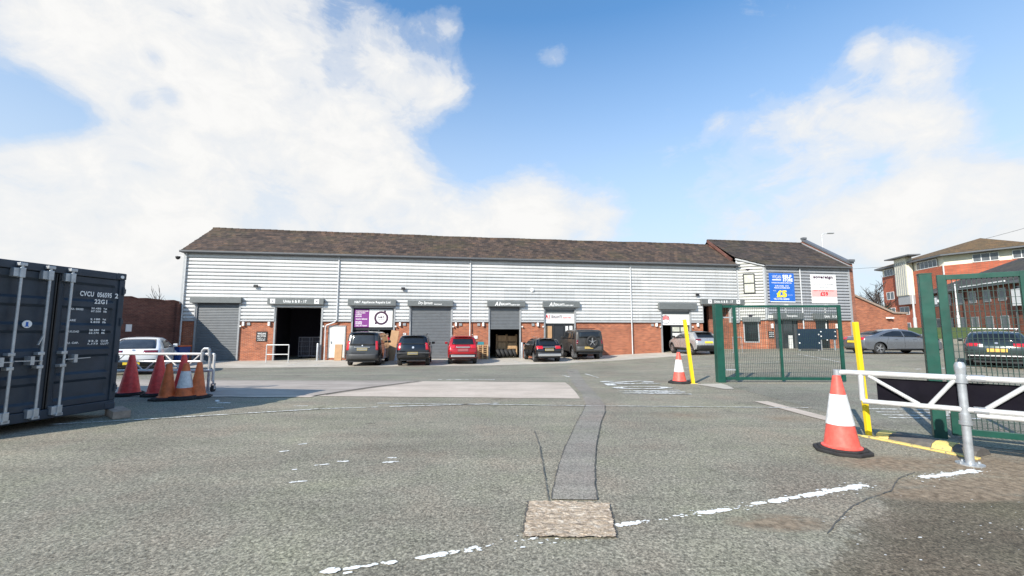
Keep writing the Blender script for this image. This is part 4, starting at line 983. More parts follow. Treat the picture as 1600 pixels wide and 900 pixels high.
# near right barrier
a = Vector((4.62, 6.1, 0)); e = Vector((5.54, 5.3, 0)); di = (e - a).normalized(); br_ang = math.atan2(di.y, di.x)
br = thing('tube_barrier', 'white tubular barrier with black board on a galvanised post at the near gateway', 'barrier', (a.x, a.y, 0), br_ang)
L = 3.6; PX = 1.22
b = MB(); b.tube([(0, 0, .3), (0, 0, 0.99), (.03, 0, 1.025), (.1, 0, 1.03), (L, 0, 1.03)], .037, 12)
b.tube([(.26, 0, 1.03), (.26, 0, .66)], .033, 10); b.tube([(.26, 0, .65), (L, 0, .65)], .034, 10); b.tube([(PX + .1, 0, .59), (L, 0, .59)], .03, 10)
for x0, x1 in ((.4, .9), (1.32, 1.05 - .02)): pass
for x0, z0, x1, z1 in ((.34, 1.0, .82, .67), (.92, .67, 1.34 - .18, 1.0)): b.tube([(x0, 0, z0), (x1, 0, z1)], .025, 10)
for x0, z0, x1, z1 in ((PX - .12 + .04, 1.0, PX + .02, .98),): pass
b.tube([(PX + .18, 0, .67), (PX + .55, 0, 1.0)], .027, 10); b.tube([(PX + .75, 0, 1.0), (PX + 1.15, 0, .67)], .027, 10); b.tube([(PX + 1.25, 0, .67), (PX + 1.65, 0, 1.0)], .027, 10)
b.build('frame', M['alu'], br, True)
for z in (1.03, .65): MB().cyl((PX + .08, 0, z), (PX + .2, 0, z), .046, 12).build('tube_sleeve', M['galv'], br, True)
MB().cyl((.0, 0, .97), (.0, 0, 1.06), .048, 12).build('corner_fitting', M['galv'], br, True)
MB().box(.42, L, .05, .066, .67, .97).build('board', M['screen'], br)
caster(br, .0, 0)
p = MB(); p.cyl((PX, .0, 0), (PX, 0, 1.04), .043, 16); p.lathe([(.043, 1.03), (.054, 1.14), (.054, 1.18), (.04, 1.22), (0, 1.23)], Matrix.Translation((PX, 0, 0)), 16)
po = p.build('post', M['galv'], br, True)
k = MB(); k.cyl((PX, 0, .47), (PX, 0, .51), .062, 16); k.cyl((PX, 0, .51), (PX, 0, .6), .054, 16); k.cyl((PX, 0, .97), (PX, 0, 1.07), .06, 16); k.build('collar', M['galv'], po, True)
k = MB(); k.cyl((PX, 0, 0), (PX, 0, .014), .13, 20)
for q in range(4): k.cyl((PX + .1 * math.cos(q * 1.57 + .6), .1 * math.sin(q * 1.57 + .6), .012), (PX + .1 * math.cos(q * 1.57 + .6), .1 * math.sin(q * 1.57 + .6), .035), .014, 6)
k.build('base_plate', M['galv'], po)

# ------------------------------------------------------------------ green mesh gates
def gate(label, p0, p1, stiles, H, post_w, pitch, hp=.2, wr=.0032, group='green mesh gates', post_off=-.2, xs0=0.):
    p0, p1 = Vector(p0), Vector(p1); d = p1 - p0; L = d.length; an = math.atan2(d.y, d.x)
    t = thing('mesh_gate', label, 'gate', (p0.x, p0.y, gz(p0.x, p0.y)), an, group)
    po = MB(); po.box(post_off - post_w / 2, post_off + post_w / 2, -post_w / 2, post_w / 2, -.1, H + .02); poo = po.build('gate_post', M['green'], t, bevel=.008)
    MB().box(post_off - post_w / 2 - .005, post_off + post_w / 2 + .005, -post_w / 2 - .005, post_w / 2 + .005, H + .02, H + .035).build('post_cap', M['green'], poo)
    h = MB()
    for z in (.35, H - .45): h.cyl((post_off + post_w / 2 + .02, 0, z), (post_off + post_w / 2 + .02, 0, z + .1), .03, 10); h.box(post_off, 0, -.02, .02, z + .03, z + .07)
    h.build('hinge', M['galv'], poo)
    f = MB(); w = .06
    for i, q in enumerate(stiles):
        ww = .1 if i in (0, len(stiles) - 1) else .07
        f.box(q - ww / 2, q + ww / 2, -w / 2 - .001 * i, w / 2 + .001 * i, .06, H)
    f.box(xs0, L, -.028, .028, H - .08, H - .004); f.box(xs0, L, -.028, .028, .08, .17)
    f.build('leaf_frame', M['green'], t, bevel=.004)
    m = MB(); x = xs0 + pitch * .5
    while x < L: m.box(x - wr, x + wr, -.0032, .0032, .17, H - .08); x += pitch
    z = .2
    while z < H - .1: m.box(xs0, L, .0035, .0085, z - .003, z + .003); z += hp
    m.build('wire_mesh', M['wire'], t)
    return t
gate('open green mesh gate leaf beyond the far cone, in front of the reception block', (7.22, 13.81), (10.6, 13.68), [.03, 1.46, 3.36], 2.48, .23, .058, post_off=-.5, xs0=-.38)
g2 = gate('near green mesh gate leaf behind the black board of the tube barrier', (6.62, 6.5), (9.4, 4.6), [.02, .86, 1.65, 2.45, 3.3], 2.47, .15, .053, .1, .0045, post_off=-.165)

# ------------------------------------------------------------------ yellow marker posts
for lab, b0, t0, r_ in (('tall thin yellow post leaning beside the far cone', (5.69, 13.5), (5.5, 13.5, 1.98), .055), ('stout yellow square post standing behind the near barrier board', (5.47, 6.67), (5.41, 6.68, 1.75), .038)):
    z = gz(*b0)
    t = thing('marker_post', lab, 'post', (b0[0], b0[1], z))
    MB().bar((0, 0, 0), (t0[0] - b0[0], t0[1] - b0[1], t0[2] - z), r_ * 1.7, r_ * 1.7).build('post', M['yellow'], t, bevel=.008)
    MB().box(-.11, .11, -.09, .09, 0, .012).build('foot_plate', M['yellow_worn'], t)
# rubber ramp blocks with worn yellow ends at the gateway
t = thing('kerb_ramp', 'worn black rubber ramp strip with yellow end blocks lying by the near barrier post', 'ramp', (5.86, 6.2, 0), R(-68))
def ramp_seg(x0, x1, nm, mat):
    mb = MB(); P = [(-.21, 0), (-.15, .07), (-.06, .1), (.05, .1), (.14, .07), (.21, 0)]
    mb.prism(P, lambda y, z, x: (x, y, z), x0, x1); return mb.build(nm, M[mat], t, bevel=.008)
ramp_seg(-.5, -.34, 'end_block', 'yellow_worn'); ramp_seg(-.335, .15, 'ramp_body', 'ramp_rubber'); ramp_seg(.155, .36, 'end_block', 'yellow_worn'); ramp_seg(.365, .6, 'ramp_body', 'ramp_rubber')
MB().box(-.62, .66, -.31, -.22, 0, .025).build('edge_strip', M['yellow_worn'], t, bevel=.006)

# ------------------------------------------------------------------ vehicles
def resample(pts, ds):
    for _ in range(2):
        q = [pts[0]]
        for a, b in zip(pts, pts[1:]):
            q += [(a[0] * .75 + b[0] * .25, a[1] * .75 + b[1] * .25), (a[0] * .25 + b[0] * .75, a[1] * .25 + b[1] * .75)]
        q.append(pts[-1]); pts = q
    out = [pts[0]]
    for a, b in zip(pts, pts[1:]):
        L = math.dist(a, b); k = max(1, int(L / ds))
        for j in range(1, k + 1): out.append((a[0] + (b[0] - a[0]) * j / k, a[1] + (b[1] - a[1]) * j / k))
    res = [out[0]]
    for p in out[1:]:
        if math.dist(p, res[-1]) > .012: res.append(p)
    return res

class Car:
    def __init__(s, name, label, cat, loc, rz, L, H, hw, sil, belt, tum, axles, rw, paint, sill=.3, r=.07, taper=(.1, .16), group=None, flare=None, endr=.1):
        s.L, s.H, s.hw, s.belt, s.tum, s.axles, s.rw, s.sill, s.r, s.taper, s.endr = L, H, hw, belt, tum, axles, rw, sill, r, taper, endr
        s.t = thing(name, label, cat, loc, rz, group); s.paint = paint
        s.S = resample(sil, .09); n = len(s.S); s.Nn = []
        for i in range(n):
            a, b = s.S[max(0, i - 1)], s.S[min(n - 1, i + 1)]; d = Vector((b[0] - a[0], b[1] - a[1])).normalized(); s.Nn.append((-d.y, d.x))
        s.XS = [0, .3, .6, .8, .88, .92, .955, .98, .993, 1.0]; s.body()
    def W(s, y, z):
        w = s.hw * (1 - s.taper[0] * max(0, 1 - y / .9) ** 2) * (1 - s.taper[1] * max(0, 1 - (s.L - y) / 1.3) ** 2)
        zb = s.belt * .72
        if z < zb: w *= 1 - .06 * ((zb - z) / zb) ** 1.5
        elif z < s.belt: w *= 1 - .03 * ((z - zb) / (s.belt - zb)) ** 2
        else: w *= .97 * (1 - s.tum * (z - s.belt) / (s.H - s.belt) * (1 + .15 * (z - s.belt) / (s.H - s.belt)))
        return w
    def M(s, X, y, z, off=0.):
        a = abs(X); x = X * s.W(y, z)
        e = a ** 3 * s.endr
        y2 = y + e * max(0, 1 - y / .7) - e * 1.3 * max(0, 1 - (s.L - y) / .9)
        return Vector((x + math.copysign(off, X) if off else x, y2, z - .045 * a ** 2.5 * max(0, (z / s.H - .55) / .45) ** 2))
    def strip(s, i, X, off=0.):
        (y, z), (ny, nz) = s.S[i], s.Nn[i]; a = abs(X); xr = .88
        rr = s.r * (1 - math.sqrt(max(0, 1 - ((a - xr) / (1 - xr)) ** 2))) if a > xr else 0.
        return s.M(X, y + ny * (off - rr), z + nz * (off - rr))
    def cdt(s, poly, X, off, st=.16):
        ys = [p[0] for p in poly]; zs = [p[1] for p in poly]; pts = [Vector(p) for p in poly]; n = len(pts)
        y = min(ys) + st
        while y < max(ys):
            z = min(zs) + st * .6
            while z < max(zs):
                pts.append(Vector((y, z))); z += st * .6
            y += st
        v, e, f, *_ = delaunay_2d_cdt(pts, [], [list(range(n))], 1, 1e-4)
        return [s.M(X, p[0], p[1], off) for p in v], [tuple(q) for q in f]
    def arch(s, yc, ra):                        # arc points front -> rear above the sill
        zc = s.rw; a0 = math.asin(max(-1, min(1, (s.sill - zc) / ra)))
        return [(yc + ra * math.cos(a), zc + ra * math.sin(a)) for a in [a0 + (math.pi - 2 * a0) * k / 14 for k in range(15)]]
    def body(s):
        mb = MB(); n = len(s.S); XX = [-x for x in reversed(s.XS[1:])] + s.XS; m = len(XX)
        mb.add([s.strip(i, X) for i in range(n) for X in XX], [(i * m + j, i * m + j + 1, (i + 1) * m + j + 1, (i + 1) * m + j) for i in range(n - 1) for j in range(m - 1)])
        up = [(s.S[i][0] - s.Nn[i][0] * s.r, s.S[i][1] - s.Nn[i][1] * s.r) for i in range(n)]
        low = []
        for yc in sorted(s.axles, reverse=True): low += s.arch(yc, s.rw + .055)
        poly = up + [(up[-1][0], s.sill)] + low + [(up[0][0], s.sill)]
        poly = [p for i, p in enumerate(poly) if math.dist(p, poly[i - 1]) > .004]
        s.side = poly
        for X in (-1, 1):
            v, f = s.cdt(poly, X, 0); mb.add(v, f)
        s.o = mb.build('body', s.paint, s.t, True)
        ib = MB(); ib.box(-s.hw + .26, s.hw - .26, .18, s.L - .2, s.sill * .75, s.belt - .1)
        for yc in s.axles: ib.cyl((-s.hw + .2, yc, s.rw), (s.hw - .2, yc, s.rw), .09, 8)
        ib.box(-s.hw + .07, s.hw - .07, .2, s.L - .3, s.sill - .0, s.sill + .03)
        ib.build('underbody', M['black'], s.t)
    def idx(s, z, rear=True):                   # first silhouette point at height z on the rear (or front)
        rng = range(len(s.S)) if rear else range(len(s.S) - 1, -1, -1)
        for i in rng:
            if s.S[i][1] >= z: return i
        return rng[-1]
    def patch(s, name, i0, i1, x0, x1, mat, off=.008, parent=None, both=False):
        mb = MB(); sets = [(x0, x1)] + ([(-x1, -x0)] if both else [])
        for a, b in sets:
            k = 9; rows = list(range(min(i0, i1), max(i0, i1) + 1))
            vs = [s.strip(i, a + (b - a) * j / k, off) for i in rows for j in range(k + 1)]
            mb.add(vs, [(q * (k + 1) + j, q * (k + 1) + j + 1, (q + 1) * (k + 1) + j + 1, (q + 1) * (k + 1) + j) for q in range(len(rows) - 1) for j in range(k)])
        o = mb.build(name, mat, parent or s.t, True)
        m_ = o.modifiers.new('thick', 'SOLIDIFY'); m_.thickness = .012; m_.offset = -1
        return o
    def rear(s, name, z0, z1, x0, x1, mat, off=.008, both=False, parent=None):
        if both:
            for sg in (1, -1): o = s.patch(name, s.idx(z0), s.idx(z1), x0 * sg, x1 * sg, mat, off, parent)
            return o
        return s.patch(name, s.idx(z0), s.idx(z1), x0, x1, mat, off, parent)
    def front(s, name, z0, z1, x0, x1, mat, off=.008, both=False):
        for sg in ((1, -1) if both else (1,)): s.patch(name, s.idx(z0, False), s.idx(z1, False), x0 * sg, x1 * sg, mat, off)
    def sidep(s, name, poly, mat, off=.007, st=.16):
        for X in (-1, 1):
            v, f = s.cdt(poly, X, off, st)
            o = MB().add(v, f).build(name, mat, s.t, True); m_ = o.modifiers.new('thick', 'SOLIDIFY'); m_.thickness = .012; m_.offset = -1 if X > 0 else 1
            m_.offset = 0
    def wheels(s, tw=.2, rim=None, spokes=5, inset=.03, dark=False):
        rim = rim or s.rw * .66
        for yc in s.axles:
            for sg in (-1, 1):
                xo = sg * (s.hw * .965 - inset)
                Mx = Matrix.Translation((xo, yc, s.rw)) @ Matrix.Rotation(R(90) * sg, 4, 'Y')
                rw = s.rw; w = MB().lathe([(rim, 0), (rw - .03, .0), (rw - .008, -.02), (rw, -.05), (rw, -tw + .05), (rw - .02, -tw), (rim, -tw)], Mx, 28).build('wheel', M['tyre'], s.t, True)
                rm = MB(); rm.lathe([(rim + .004, .004), (rim - .02, .006), (rim - .035, -.03), (rim - .05, -.09), (.0, -.10)], Mx, 28)
                rm.build('rim', M['trim'] if not dark else M['black'], w, True)
                sp = MB(); sp.lathe([(.075, -.03), (.07, -.012), (0, -.008)], Mx, 14)
                for k in range(spokes):
                    a = 2 * math.pi * k / spokes + .3; c_, s_ = math.cos(a), math.sin(a)
                    for da in (-.06, .06):
                        c2, s2 = math.cos(a + da * 2.2), math.sin(a + da * 2.2)
                        p0 = Mx @ Vector((c_ * .05, s_ * .05, -.022)); p1 = Mx @ Vector((c2 * (rim - .02), s2 * (rim - .02), -.012)); sp.bar(p0, p1, .034, .026)
                sp.build('spokes', M['alloy'] if not dark else M['trim'], w)
    def mirrors(s, y, z, mat=None, w=.2):
        for sg in (-1, 1):
            x = s.W(y, z); mb = MB(); mb.box(sg * (x + .02), sg * (x + w), y - .07, y + .06, z, z + .15) if sg > 0 else mb.box(-(x + w), -(x + .02), y - .07, y + .06, z, z + .15)
            mb.build('wing_mirror', mat or s.paint, s.t, bevel=.035, seg=3)
    def plate(s, z, mat, y=None, w=.52, h=.115, x=0., frame=True):
        i = s.idx(z); yy, ny = s.S[i][0] if y is None else y, 0
        tl = math.atan2(-s.Nn[i][1], -s.Nn[i][0]) if y is None else 0
        Mx = Matrix.Translation((x, yy - .012, z)) @ Matrix.Rotation(tl, 4, 'X')
        p = MB(); p.box(-w / 2 - .008, w / 2 + .008, -.008, .03, -h / 2 - .008, h / 2 + .008, Mx); o = p.build('number_plate', M['plate_yellow'] if frame else M['black'], s.t)
        MB().box(-w / 2, w / 2, -.012, .0, -h / 2, h / 2, Mx).build('plate_face', mat, o)
    def bar(s, name, p0, p1, w, h, mat): return MB().bar(p0, p1, w, h).build(name, mat, s.t, bevel=min(w, h) * .3)
    def badge(s, z, r=.045):
        i = s.idx(z); y, z = s.S[i]; ny, nz = s.Nn[i]
        MB().cyl((0, y, z), (0, y + ny * .015, z + nz * .015), r, 14).build('badge', M['chrome'], s.t)
    def handles(s, ys, z, mat):
        for y in ys:
            for sg in (-1, 1):
                x = s.W(y, z) * sg
                MB().bar((x, y - .1, z), (x, y + .1, z), .05, .03).build('door_handle', mat, s.t, bevel=.008)
    def shuts(s, lines):                        # door shut lines
        for a, b in lines:
            for X in (-1, 1):
                pts = [(a[0] + (b[0] - a[0]) * k / 8, a[1] + (b[1] - a[1]) * k / 8) for k in range(9)]
                mb = MB(); q = [s.M(X, y, z, .001) for y, z in pts]; mb.tube(q, .006, 4)
                mb.build('door_shut_line', M['black'], s.t)
GP = 'vehicles parked at the trade units'
def paint(name, col, metal=.35, rough=.25):
    m = plain(name, col, rough, metal, .07, 2., coat=.8); return m
# dark grey people carrier
c = Car('people_carrier', 'dark grey people carrier parked in front of the purple and white banner', 'van', (-8.2, 23.3, -.3), ANG, 4.95, 1.9, .945,
        [(.1, .34), (.0, .5), (.02, .78), (.06, 1.05), (.2, 1.58), (.3, 1.84), (.6, 1.9), (2.4, 1.92), (3.2, 1.85), (4.1, 1.28), (4.8, 1.05), (4.93, .8), (4.95, .34)], 1.08, .13, (.95, 4.1), .33, paint('dark_grey_paint', (.05, .051, .053), .4, .3), group=GP)
c.rear('rear_window', 1.12, 1.72, -.8, .8, glass_mat('van_tint', (.03, .03, .032), .12)); c.rear('tail_light', .82, 1.3, .84, .985, M['tail'], both=True)
c.sidep('side_window', [(.35, 1.14), (3.55, 1.14), (3.05, 1.68), (.45, 1.68)], M['glass']); c.patch('windscreen', c.idx(1.36, False), c.idx(1.82, False), -.85, .85, M['glass'])
c.rear('rear_bumper', .4, .66, -.99, .99, plain('van_bumper_grey', (.06, .06, .062), .5), .03); c.plate(.93, M['plate_grey']); c.bar('chrome_strip', (-.42, .02, 1.04), (.42, .02, 1.04), .03, .035, M['chrome']); c.badge(1.1, .035)
c.bar('roof_spoiler', (-.66, .22, 1.84), (.66, .22, 1.84), .2, .04, c.paint); c.wheels(); c.mirrors(3.35, 1.2); c.handles((2.6, 3.0), 1.0, c.paint); c.shuts([((2.7, .4), (2.7, 1.1)), ((1.6, .45), (1.6, 1.12))])
# black four-by-four
c = Car('sport_utility_car', 'glossy black four by four parked between the people carrier and the red car', 'car', (-5.4, 23.25, -.3), ANG, 4.5, 1.72, .935,
        [(.12, .42), (.02, .52), (.0, .8), (.05, 1.06), (.22, 1.42), (.36, 1.64), (.65, 1.71), (2.3, 1.74), (2.75, 1.68), (3.5, 1.16), (4.3, 1.02), (4.46, .8), (4.5, .42)], 1.06, .2, (.9, 3.56), .37, paint('black_paint', (.008, .008, .01), .2, .18), sill=.42, group=GP)
c.rear('rear_window', 1.14, 1.56, -.84, .84, M['glass']); c.rear('tail_light', .84, 1.2, .82, .985, M['tail'], both=True); c.sidep('side_window', [(.45, 1.14), (3.1, 1.14), (2.65, 1.58), (.6, 1.58)], M['glass'])
c.patch('windscreen', c.idx(1.24, False), c.idx(1.66, False), -.85, .85, M['glass']); c.rear('rear_bumper', .46, .7, -.97, .97, M['black'], .05); c.bar('bumper_trim', (-.9, -.06, .74), (.9, -.06, .74), .04, .05, M['trim'])
c.plate(.72, M['plate_grey'], -.08); c.badge(1.03, .06); c.wheels(.23); c.mirrors(2.95, 1.14); c.bar('roof_rail', (-.66, .7, 1.74), (-.66, 2.4, 1.76), .04, .04, M['black']); c.bar('roof_rail', (.66, .7, 1.74), (.66, 2.4, 1.76), .04, .04, M['black'])
c.bar('roof_spoiler', (-.6, .32, 1.66), (.6, .32, 1.66), .2, .035, c.paint); c.handles((1.7, 2.7), 1.0, c.paint); c.shuts([((2.2, .5), (2.2, 1.1)), ((1.25, .6), (1.3, 1.1))])
# red crossover
c = Car('sport_utility_car', 'bright metallic red crossover in front of a lowered shutter and stacked pallets', 'car', (-2.82, 24.55, -.3), ANG, 4.6, 1.66, .9,
        [(.12, .38), (.02, .5), (.0, .78), (.08, 1.02), (.26, 1.36), (.42, 1.58), (.7, 1.65), (2.2, 1.67), (2.8, 1.58), (3.6, 1.1), (4.4, .96), (4.58, .75), (4.6, .38)], 1.03, .2, (.9, 3.58), .35, paint('red_paint', (.42, .012, .018), .35, .22), sill=.38, group=GP)
c.rear('rear_window', 1.1, 1.46, -.8, .8, M['glass']); c.rear('tail_light', .9, 1.08, .56, .985, M['tail'], both=True); c.sidep('side_window', [(.5, 1.1), (3.2, 1.1), (2.7, 1.5), (.65, 1.5)], M['glass'])
c.patch('windscreen', c.idx(1.18, False), c.idx(1.58, False), -.85, .85, M['glass']); c.rear('rear_bumper', .42, .6, -.97, .97, M['black'], .035); c.bar('skid_plate', (-.68, -.05, .5), (.68, -.05, .5), .04, .1, M['chrome'])
c.bar('chrome_strip', (-.4, .03, 1.0), (.4, .03, 1.0), .03, .06, M['chrome']); c.plate(.84, M['plate_red'], w=.6, h=.16, frame=False); c.wheels(.22); c.mirrors(3.0, 1.1)
c.bar('roof_spoiler', (-.55, .4, 1.62), (.55, .4, 1.62), .22, .035, c.paint); c.bar('roof_rail', (-.62, .8, 1.68), (-.62, 2.3, 1.7), .035, .035, M['chrome']); c.bar('roof_rail', (.62, .8, 1.68), (.62, 2.3, 1.7), .035, .035, M['chrome'])
c.rear('reflector', .62, .72, .82, .97, M['taildark'], .012, True); c.handles((1.7, 2.8), .96, c.paint)
# small black crossover
c = Car('crossover_car', 'small glossy black crossover with silver lower bumper parked close beside the muddy four by four', 'car', (2.3, 26.1, -.29), ANG + R(2), 4.25, 1.5, .885,
        [(.12, .36), (.02, .48), (.0, .72), (.05, .9), (.36, 1.2), (.6, 1.42), (.9, 1.48), (2.0, 1.52), (2.5, 1.45), (3.3, 1.02), (4.05, .88), (4.22, .7), (4.25, .36)], .95, .22, (.82, 3.4), .33, paint('black_paint', (.008, .008, .01), .2, .18), sill=.34, group=GP)
c.rear('rear_window', 1.02, 1.34, -.8, .8, M['glass']); c.rear('tail_light', .82, .97, .5, .99, M['tail'], both=True); c.sidep('side_window', [(.75, 1.03), (3.0, 1.0), (2.45, 1.36), (1.0, 1.36)], M['winglass'])
c.patch('windscreen', c.idx(1.08, False), c.idx(1.44, False), -.85, .85, M['glass']); c.rear('rear_bumper', .38, .62, -.97, .97, M['black'], .03); c.bar('skid_plate', (-.72, -.04, .47), (.72, -.04, .47), .05, .15, M['chrome'])
c.plate(.78, M['plate_grey']); c.bar('chrome_strip', (-.42, .02, .94), (.42, .02, .94), .02, .03, M['chrome']); c.wheels(.22); c.mirrors(2.9, 1.02); c.bar('roof_spoiler', (-.5, .55, 1.44), (.5, .55, 1.44), .22, .03, c.paint)
c.bar('roof_rail', (-.55, 1.0, 1.52), (-.55, 2.1, 1.54), .03, .03, M['chrome']); c.handles((1.6, 2.6), .9, c.paint); c.shuts([((2.1, .45), (2.1, 1.0)), ((1.1, .6), (1.25, 1.0))])
# boxy four-by-four with spare wheel
c = Car('off_road_car', 'boxy dark grey muddy four by four with a spare wheel on its tailgate', 'car', (5.0, 27.3, -.21), ANG - R(1), 4.55, 1.95, .96,
        [(.12, .52), (.02, .6), (.0, .9), (.03, 1.2), (.1, 1.7), (.18, 1.9), (.4, 1.95), (2.5, 1.97), (2.95, 1.9), (3.4, 1.34), (4.4, 1.26), (4.53, 1.05), (4.55, .52)], 1.2, .08, (.95, 3.6), .41, plain('muddy_grey_paint', (.048, .044, .04), .42, .25, .35, 2.5, coat=.3), sill=.5, r=.09, group=GP, taper=(.03, .06), endr=.05)
c.rear('rear_window', 1.3, 1.74, -.78, .78, M['glass']); c.rear('tail_light', 1.0, 1.1, .84, .95, M['taildark'], both=True); c.rear('tail_light', 1.14, 1.24, .84, .95, M['taildark'], both=True)
c.sidep('side_window', [(.35, 1.32), (1.0, 1.32), (1.0, 1.78), (.42, 1.78)], M['glass']); c.sidep('side_window', [(1.15, 1.32), (3.1, 1.32), (2.75, 1.8), (1.15, 1.8)], M['glass']); c.patch('windscreen', c.idx(1.42, False), c.idx(1.9, False), -.88, .88, M['glass'])
c.rear('rear_bumper', .58, .86, -.96, .96, M['trim'], .07); c.plate(.78, plain('tan_plate', (.42, .3, .12), .5), -.1, x=-.1)
Mx = Matrix.Translation((.12, -.0, 1.16)) @ Matrix.Rotation(R(90), 4, 'X')
sw = MB().lathe([(.25, .14), (.33, .17), (.385, .14), (.395, .08), (.38, .0), (.2, 0)], Mx, 30).build('spare_wheel', M['tyre'], c.t, True)
rm = MB().lathe([(.26, .14), (.24, .1), (.05, .06), (0, .06)], Mx, 24).build('rim', M['black'], sw, True)
sp = MB(); sp.lathe([(.08, .13), (.07, .15), (0, .15)], Mx, 14)
for k in range(5):
    a_ = 2 * math.pi * k / 5 + 1.57; sp.bar(Mx @ Vector((.04 * math.cos(a_), .04 * math.sin(a_), .125)), Mx @ Vector((.25 * math.cos(a_), .25 * math.sin(a_), .14)), .075, .03)
sp.build('spokes', M['alloy'], sw)
c.wheels(.25); c.mirrors(3.1, 1.32); c.bar('mud_flap', (-.86, .48, .15), (-.86, .48, .55), .22, .02, M['trim']); c.bar('mud_flap', (.86, .48, .15), (.86, .48, .55), .22, .02, M['trim'])
for yc in c.axles: c.sidep('wheel_arch', [(yc + .56 * math.cos(a_), .41 + .56 * math.sin(a_)) for a_ in [math.pi * k / 12 for k in range(13)]] + [(yc + .475 * math.cos(a_), .41 + .475 * math.sin(a_)) for a_ in [math.pi * (12 - k) / 12 for k in range(13)]], M['trim'], .02, .3)
c.bar('roof_bar', (-.7, 1.0, 2.0), (.7, 1.0, 2.0), .05, .04, M['black']); c.handles((1.55, 2.65), 1.1, M['black']); c.shuts([((2.1, .6), (2.1, 1.3)), ((1.08, .6), (1.08, 1.3))])
# silver coupe-like crossover
c = Car('crossover_car', 'pale silver crossover with yellow plate, parked partly behind the leaning yellow post', 'car', (12.85, 27.75, .05), ANG - R(3), 4.2, 1.56, .9,
        [(.12, .38), (.02, .5), (.0, .76), (.04, .98), (.34, 1.24), (.7, 1.5), (1.1, 1.57), (1.9, 1.6), (2.4, 1.52), (3.2, 1.08), (4.0, .95), (4.17, .75), (4.2, .38)], 1.0, .22, (.8, 3.42), .35, paint('pale_silver_paint', (.46, .46, .46), .55, .28), sill=.36, group=GP)
c.rear('rear_window', 1.1, 1.44, -.8, .8, M['glass']); c.rear('tail_light', .93, 1.06, .6, .99, M['taildark'], both=True); c.sidep('side_window', [(.95, 1.12), (2.95, 1.06), (2.3, 1.44), (1.15, 1.42)], M['winglass']); c.patch('windscreen', c.idx(1.14, False), c.idx(1.52, False), -.85, .85, M['glass'])
c.rear('rear_bumper', .4, .6, -.97, .97, M['black'], .03); c.plate(.85, M['plate_yellow']); c.wheels(.22, dark=False); c.mirrors(2.9, 1.1, M['black']); c.bar('roof_spoiler', (-.55, .62, 1.5), (.55, .62, 1.5), .3, .03, M['black'])
for yc in c.axles: c.sidep('wheel_arch', [(yc + .46 * math.cos(a_), .35 + .46 * math.sin(a_)) for a_ in [math.pi * k / 12 for k in range(13)]] + [(yc + .4 * math.cos(a_), .35 + .4 * math.sin(a_)) for a_ in [math.pi * (12 - k) / 12 for k in range(13)]], M['black'], .014, .3)
c.sidep('sill_trim', [(1.25, .36), (3.0, .36), (3.0, .46), (1.25, .46)], M['black'], .012, .3); c.patch('roof_panel', c.idx(1.545), c.idx(1.53, False), -.82, .82, M['black'], .006); c.shuts([((2.1, .45), (2.1, 1.1)), ((1.1, .6), (1.25, 1.1))]); c.handles((2.35,), .98, c.paint)
# grey saloon, side on
c = Car('saloon_car', 'mid grey four door saloon parked side on in front of the raking brick wall', 'car', (20.3, 25.5, .29), R(-91), 4.8, 1.46, .91,
        [(.1, .32), (.0, .45), (.0, .75), (.06, .95), (.3, 1.03), (.75, 1.08), (1.5, 1.38), (2.0, 1.46), (2.6, 1.47), (3.0, 1.4), (3.7, 1.0), (4.55, .84), (4.76, .66), (4.8, .32)], .98, .25, (.98, 3.85), .34, paint('mid_grey_paint', (.17, .18, .2), .5, .25), sill=.28, group=None)
c.sidep('side_window', [(.95, 1.04), (2.35, 1.0), (2.35, 1.37), (1.95, 1.37), (1.5, 1.26)], M['glass'], .006, .12); c.sidep('side_window', [(2.42, 1.0), (3.5, .98), (2.95, 1.33), (2.42, 1.37)], M['glass'], .006, .12)
c.patch('windscreen', c.idx(1.06, False), c.idx(1.38, False), -.82, .82, M['glass']); c.patch('rear_window', c.idx(1.12), c.idx(1.36), -.82, .82, M['glass'])
c.rear('tail_light', .78, .96, .5, 1.0, M['tail'], both=True); c.front('headlight', .62, .76, .55, .98, M['chrome'], both=True); c.plate(.72, M['plate_yellow']); c.wheels(.22, .25, 5); c.mirrors(3.3, 1.0, w=.17); c.handles((1.9, 2.95), .86, c.paint)
c.shuts([((2.38, .36), (2.38, 1.0)), ((1.35, .62), (1.5, 1.0)), ((3.45, .4), (3.5, .95))]); c.sidep('sill_trim', [(1.42, .28), (3.42, .28), (3.42, .33), (1.42, .33)], M['black'], .012, .3)
# dark estate behind the near gate
c = Car('estate_car', 'dark grey green estate car with roof rails seen through the near green gate', 'car', (19.05, 16.75, .14), R(-47), 4.7, 1.5, .925,
        [(.12, .34), (.02, .46), (.0, .74), (.05, .95), (.42, 1.26), (.65, 1.42), (.95, 1.48), (2.2, 1.5), (2.7, 1.44), (3.6, 1.02), (4.45, .88), (4.66, .68), (4.7, .34)], .98, .22, (.95, 3.75), .33, paint('dark_green_grey_paint', (.035, .048, .048), .4, .25), sill=.3, group=None)
c.rear('rear_window', 1.03, 1.36, -.82, .82, M['glass']); c.rear('tail_light', .84, .98, .52, 1.0, M['tail'], both=True); c.sidep('side_window', [(.75, 1.05), (3.3, 1.0), (2.75, 1.37), (.95, 1.37)], M['glass']); c.patch('windscreen', c.idx(1.08, False), c.idx(1.42, False), -.85, .85, M['glass'])
c.rear('rear_bumper', .36, .52, -.97, .97, M['black'], .025); c.plate(.72, plain('orange_plate', (.75, .36, .05), .45)); c.badge(.96, .05); c.wheels(.22); c.mirrors(3.2, 1.02)
c.bar('roof_rail', (-.6, .95, 1.52), (-.6, 2.5, 1.53), .035, .04, M['chrome']); c.bar('roof_rail', (.6, .95, 1.52), (.6, 2.5, 1.53), .035, .04, M['chrome'])
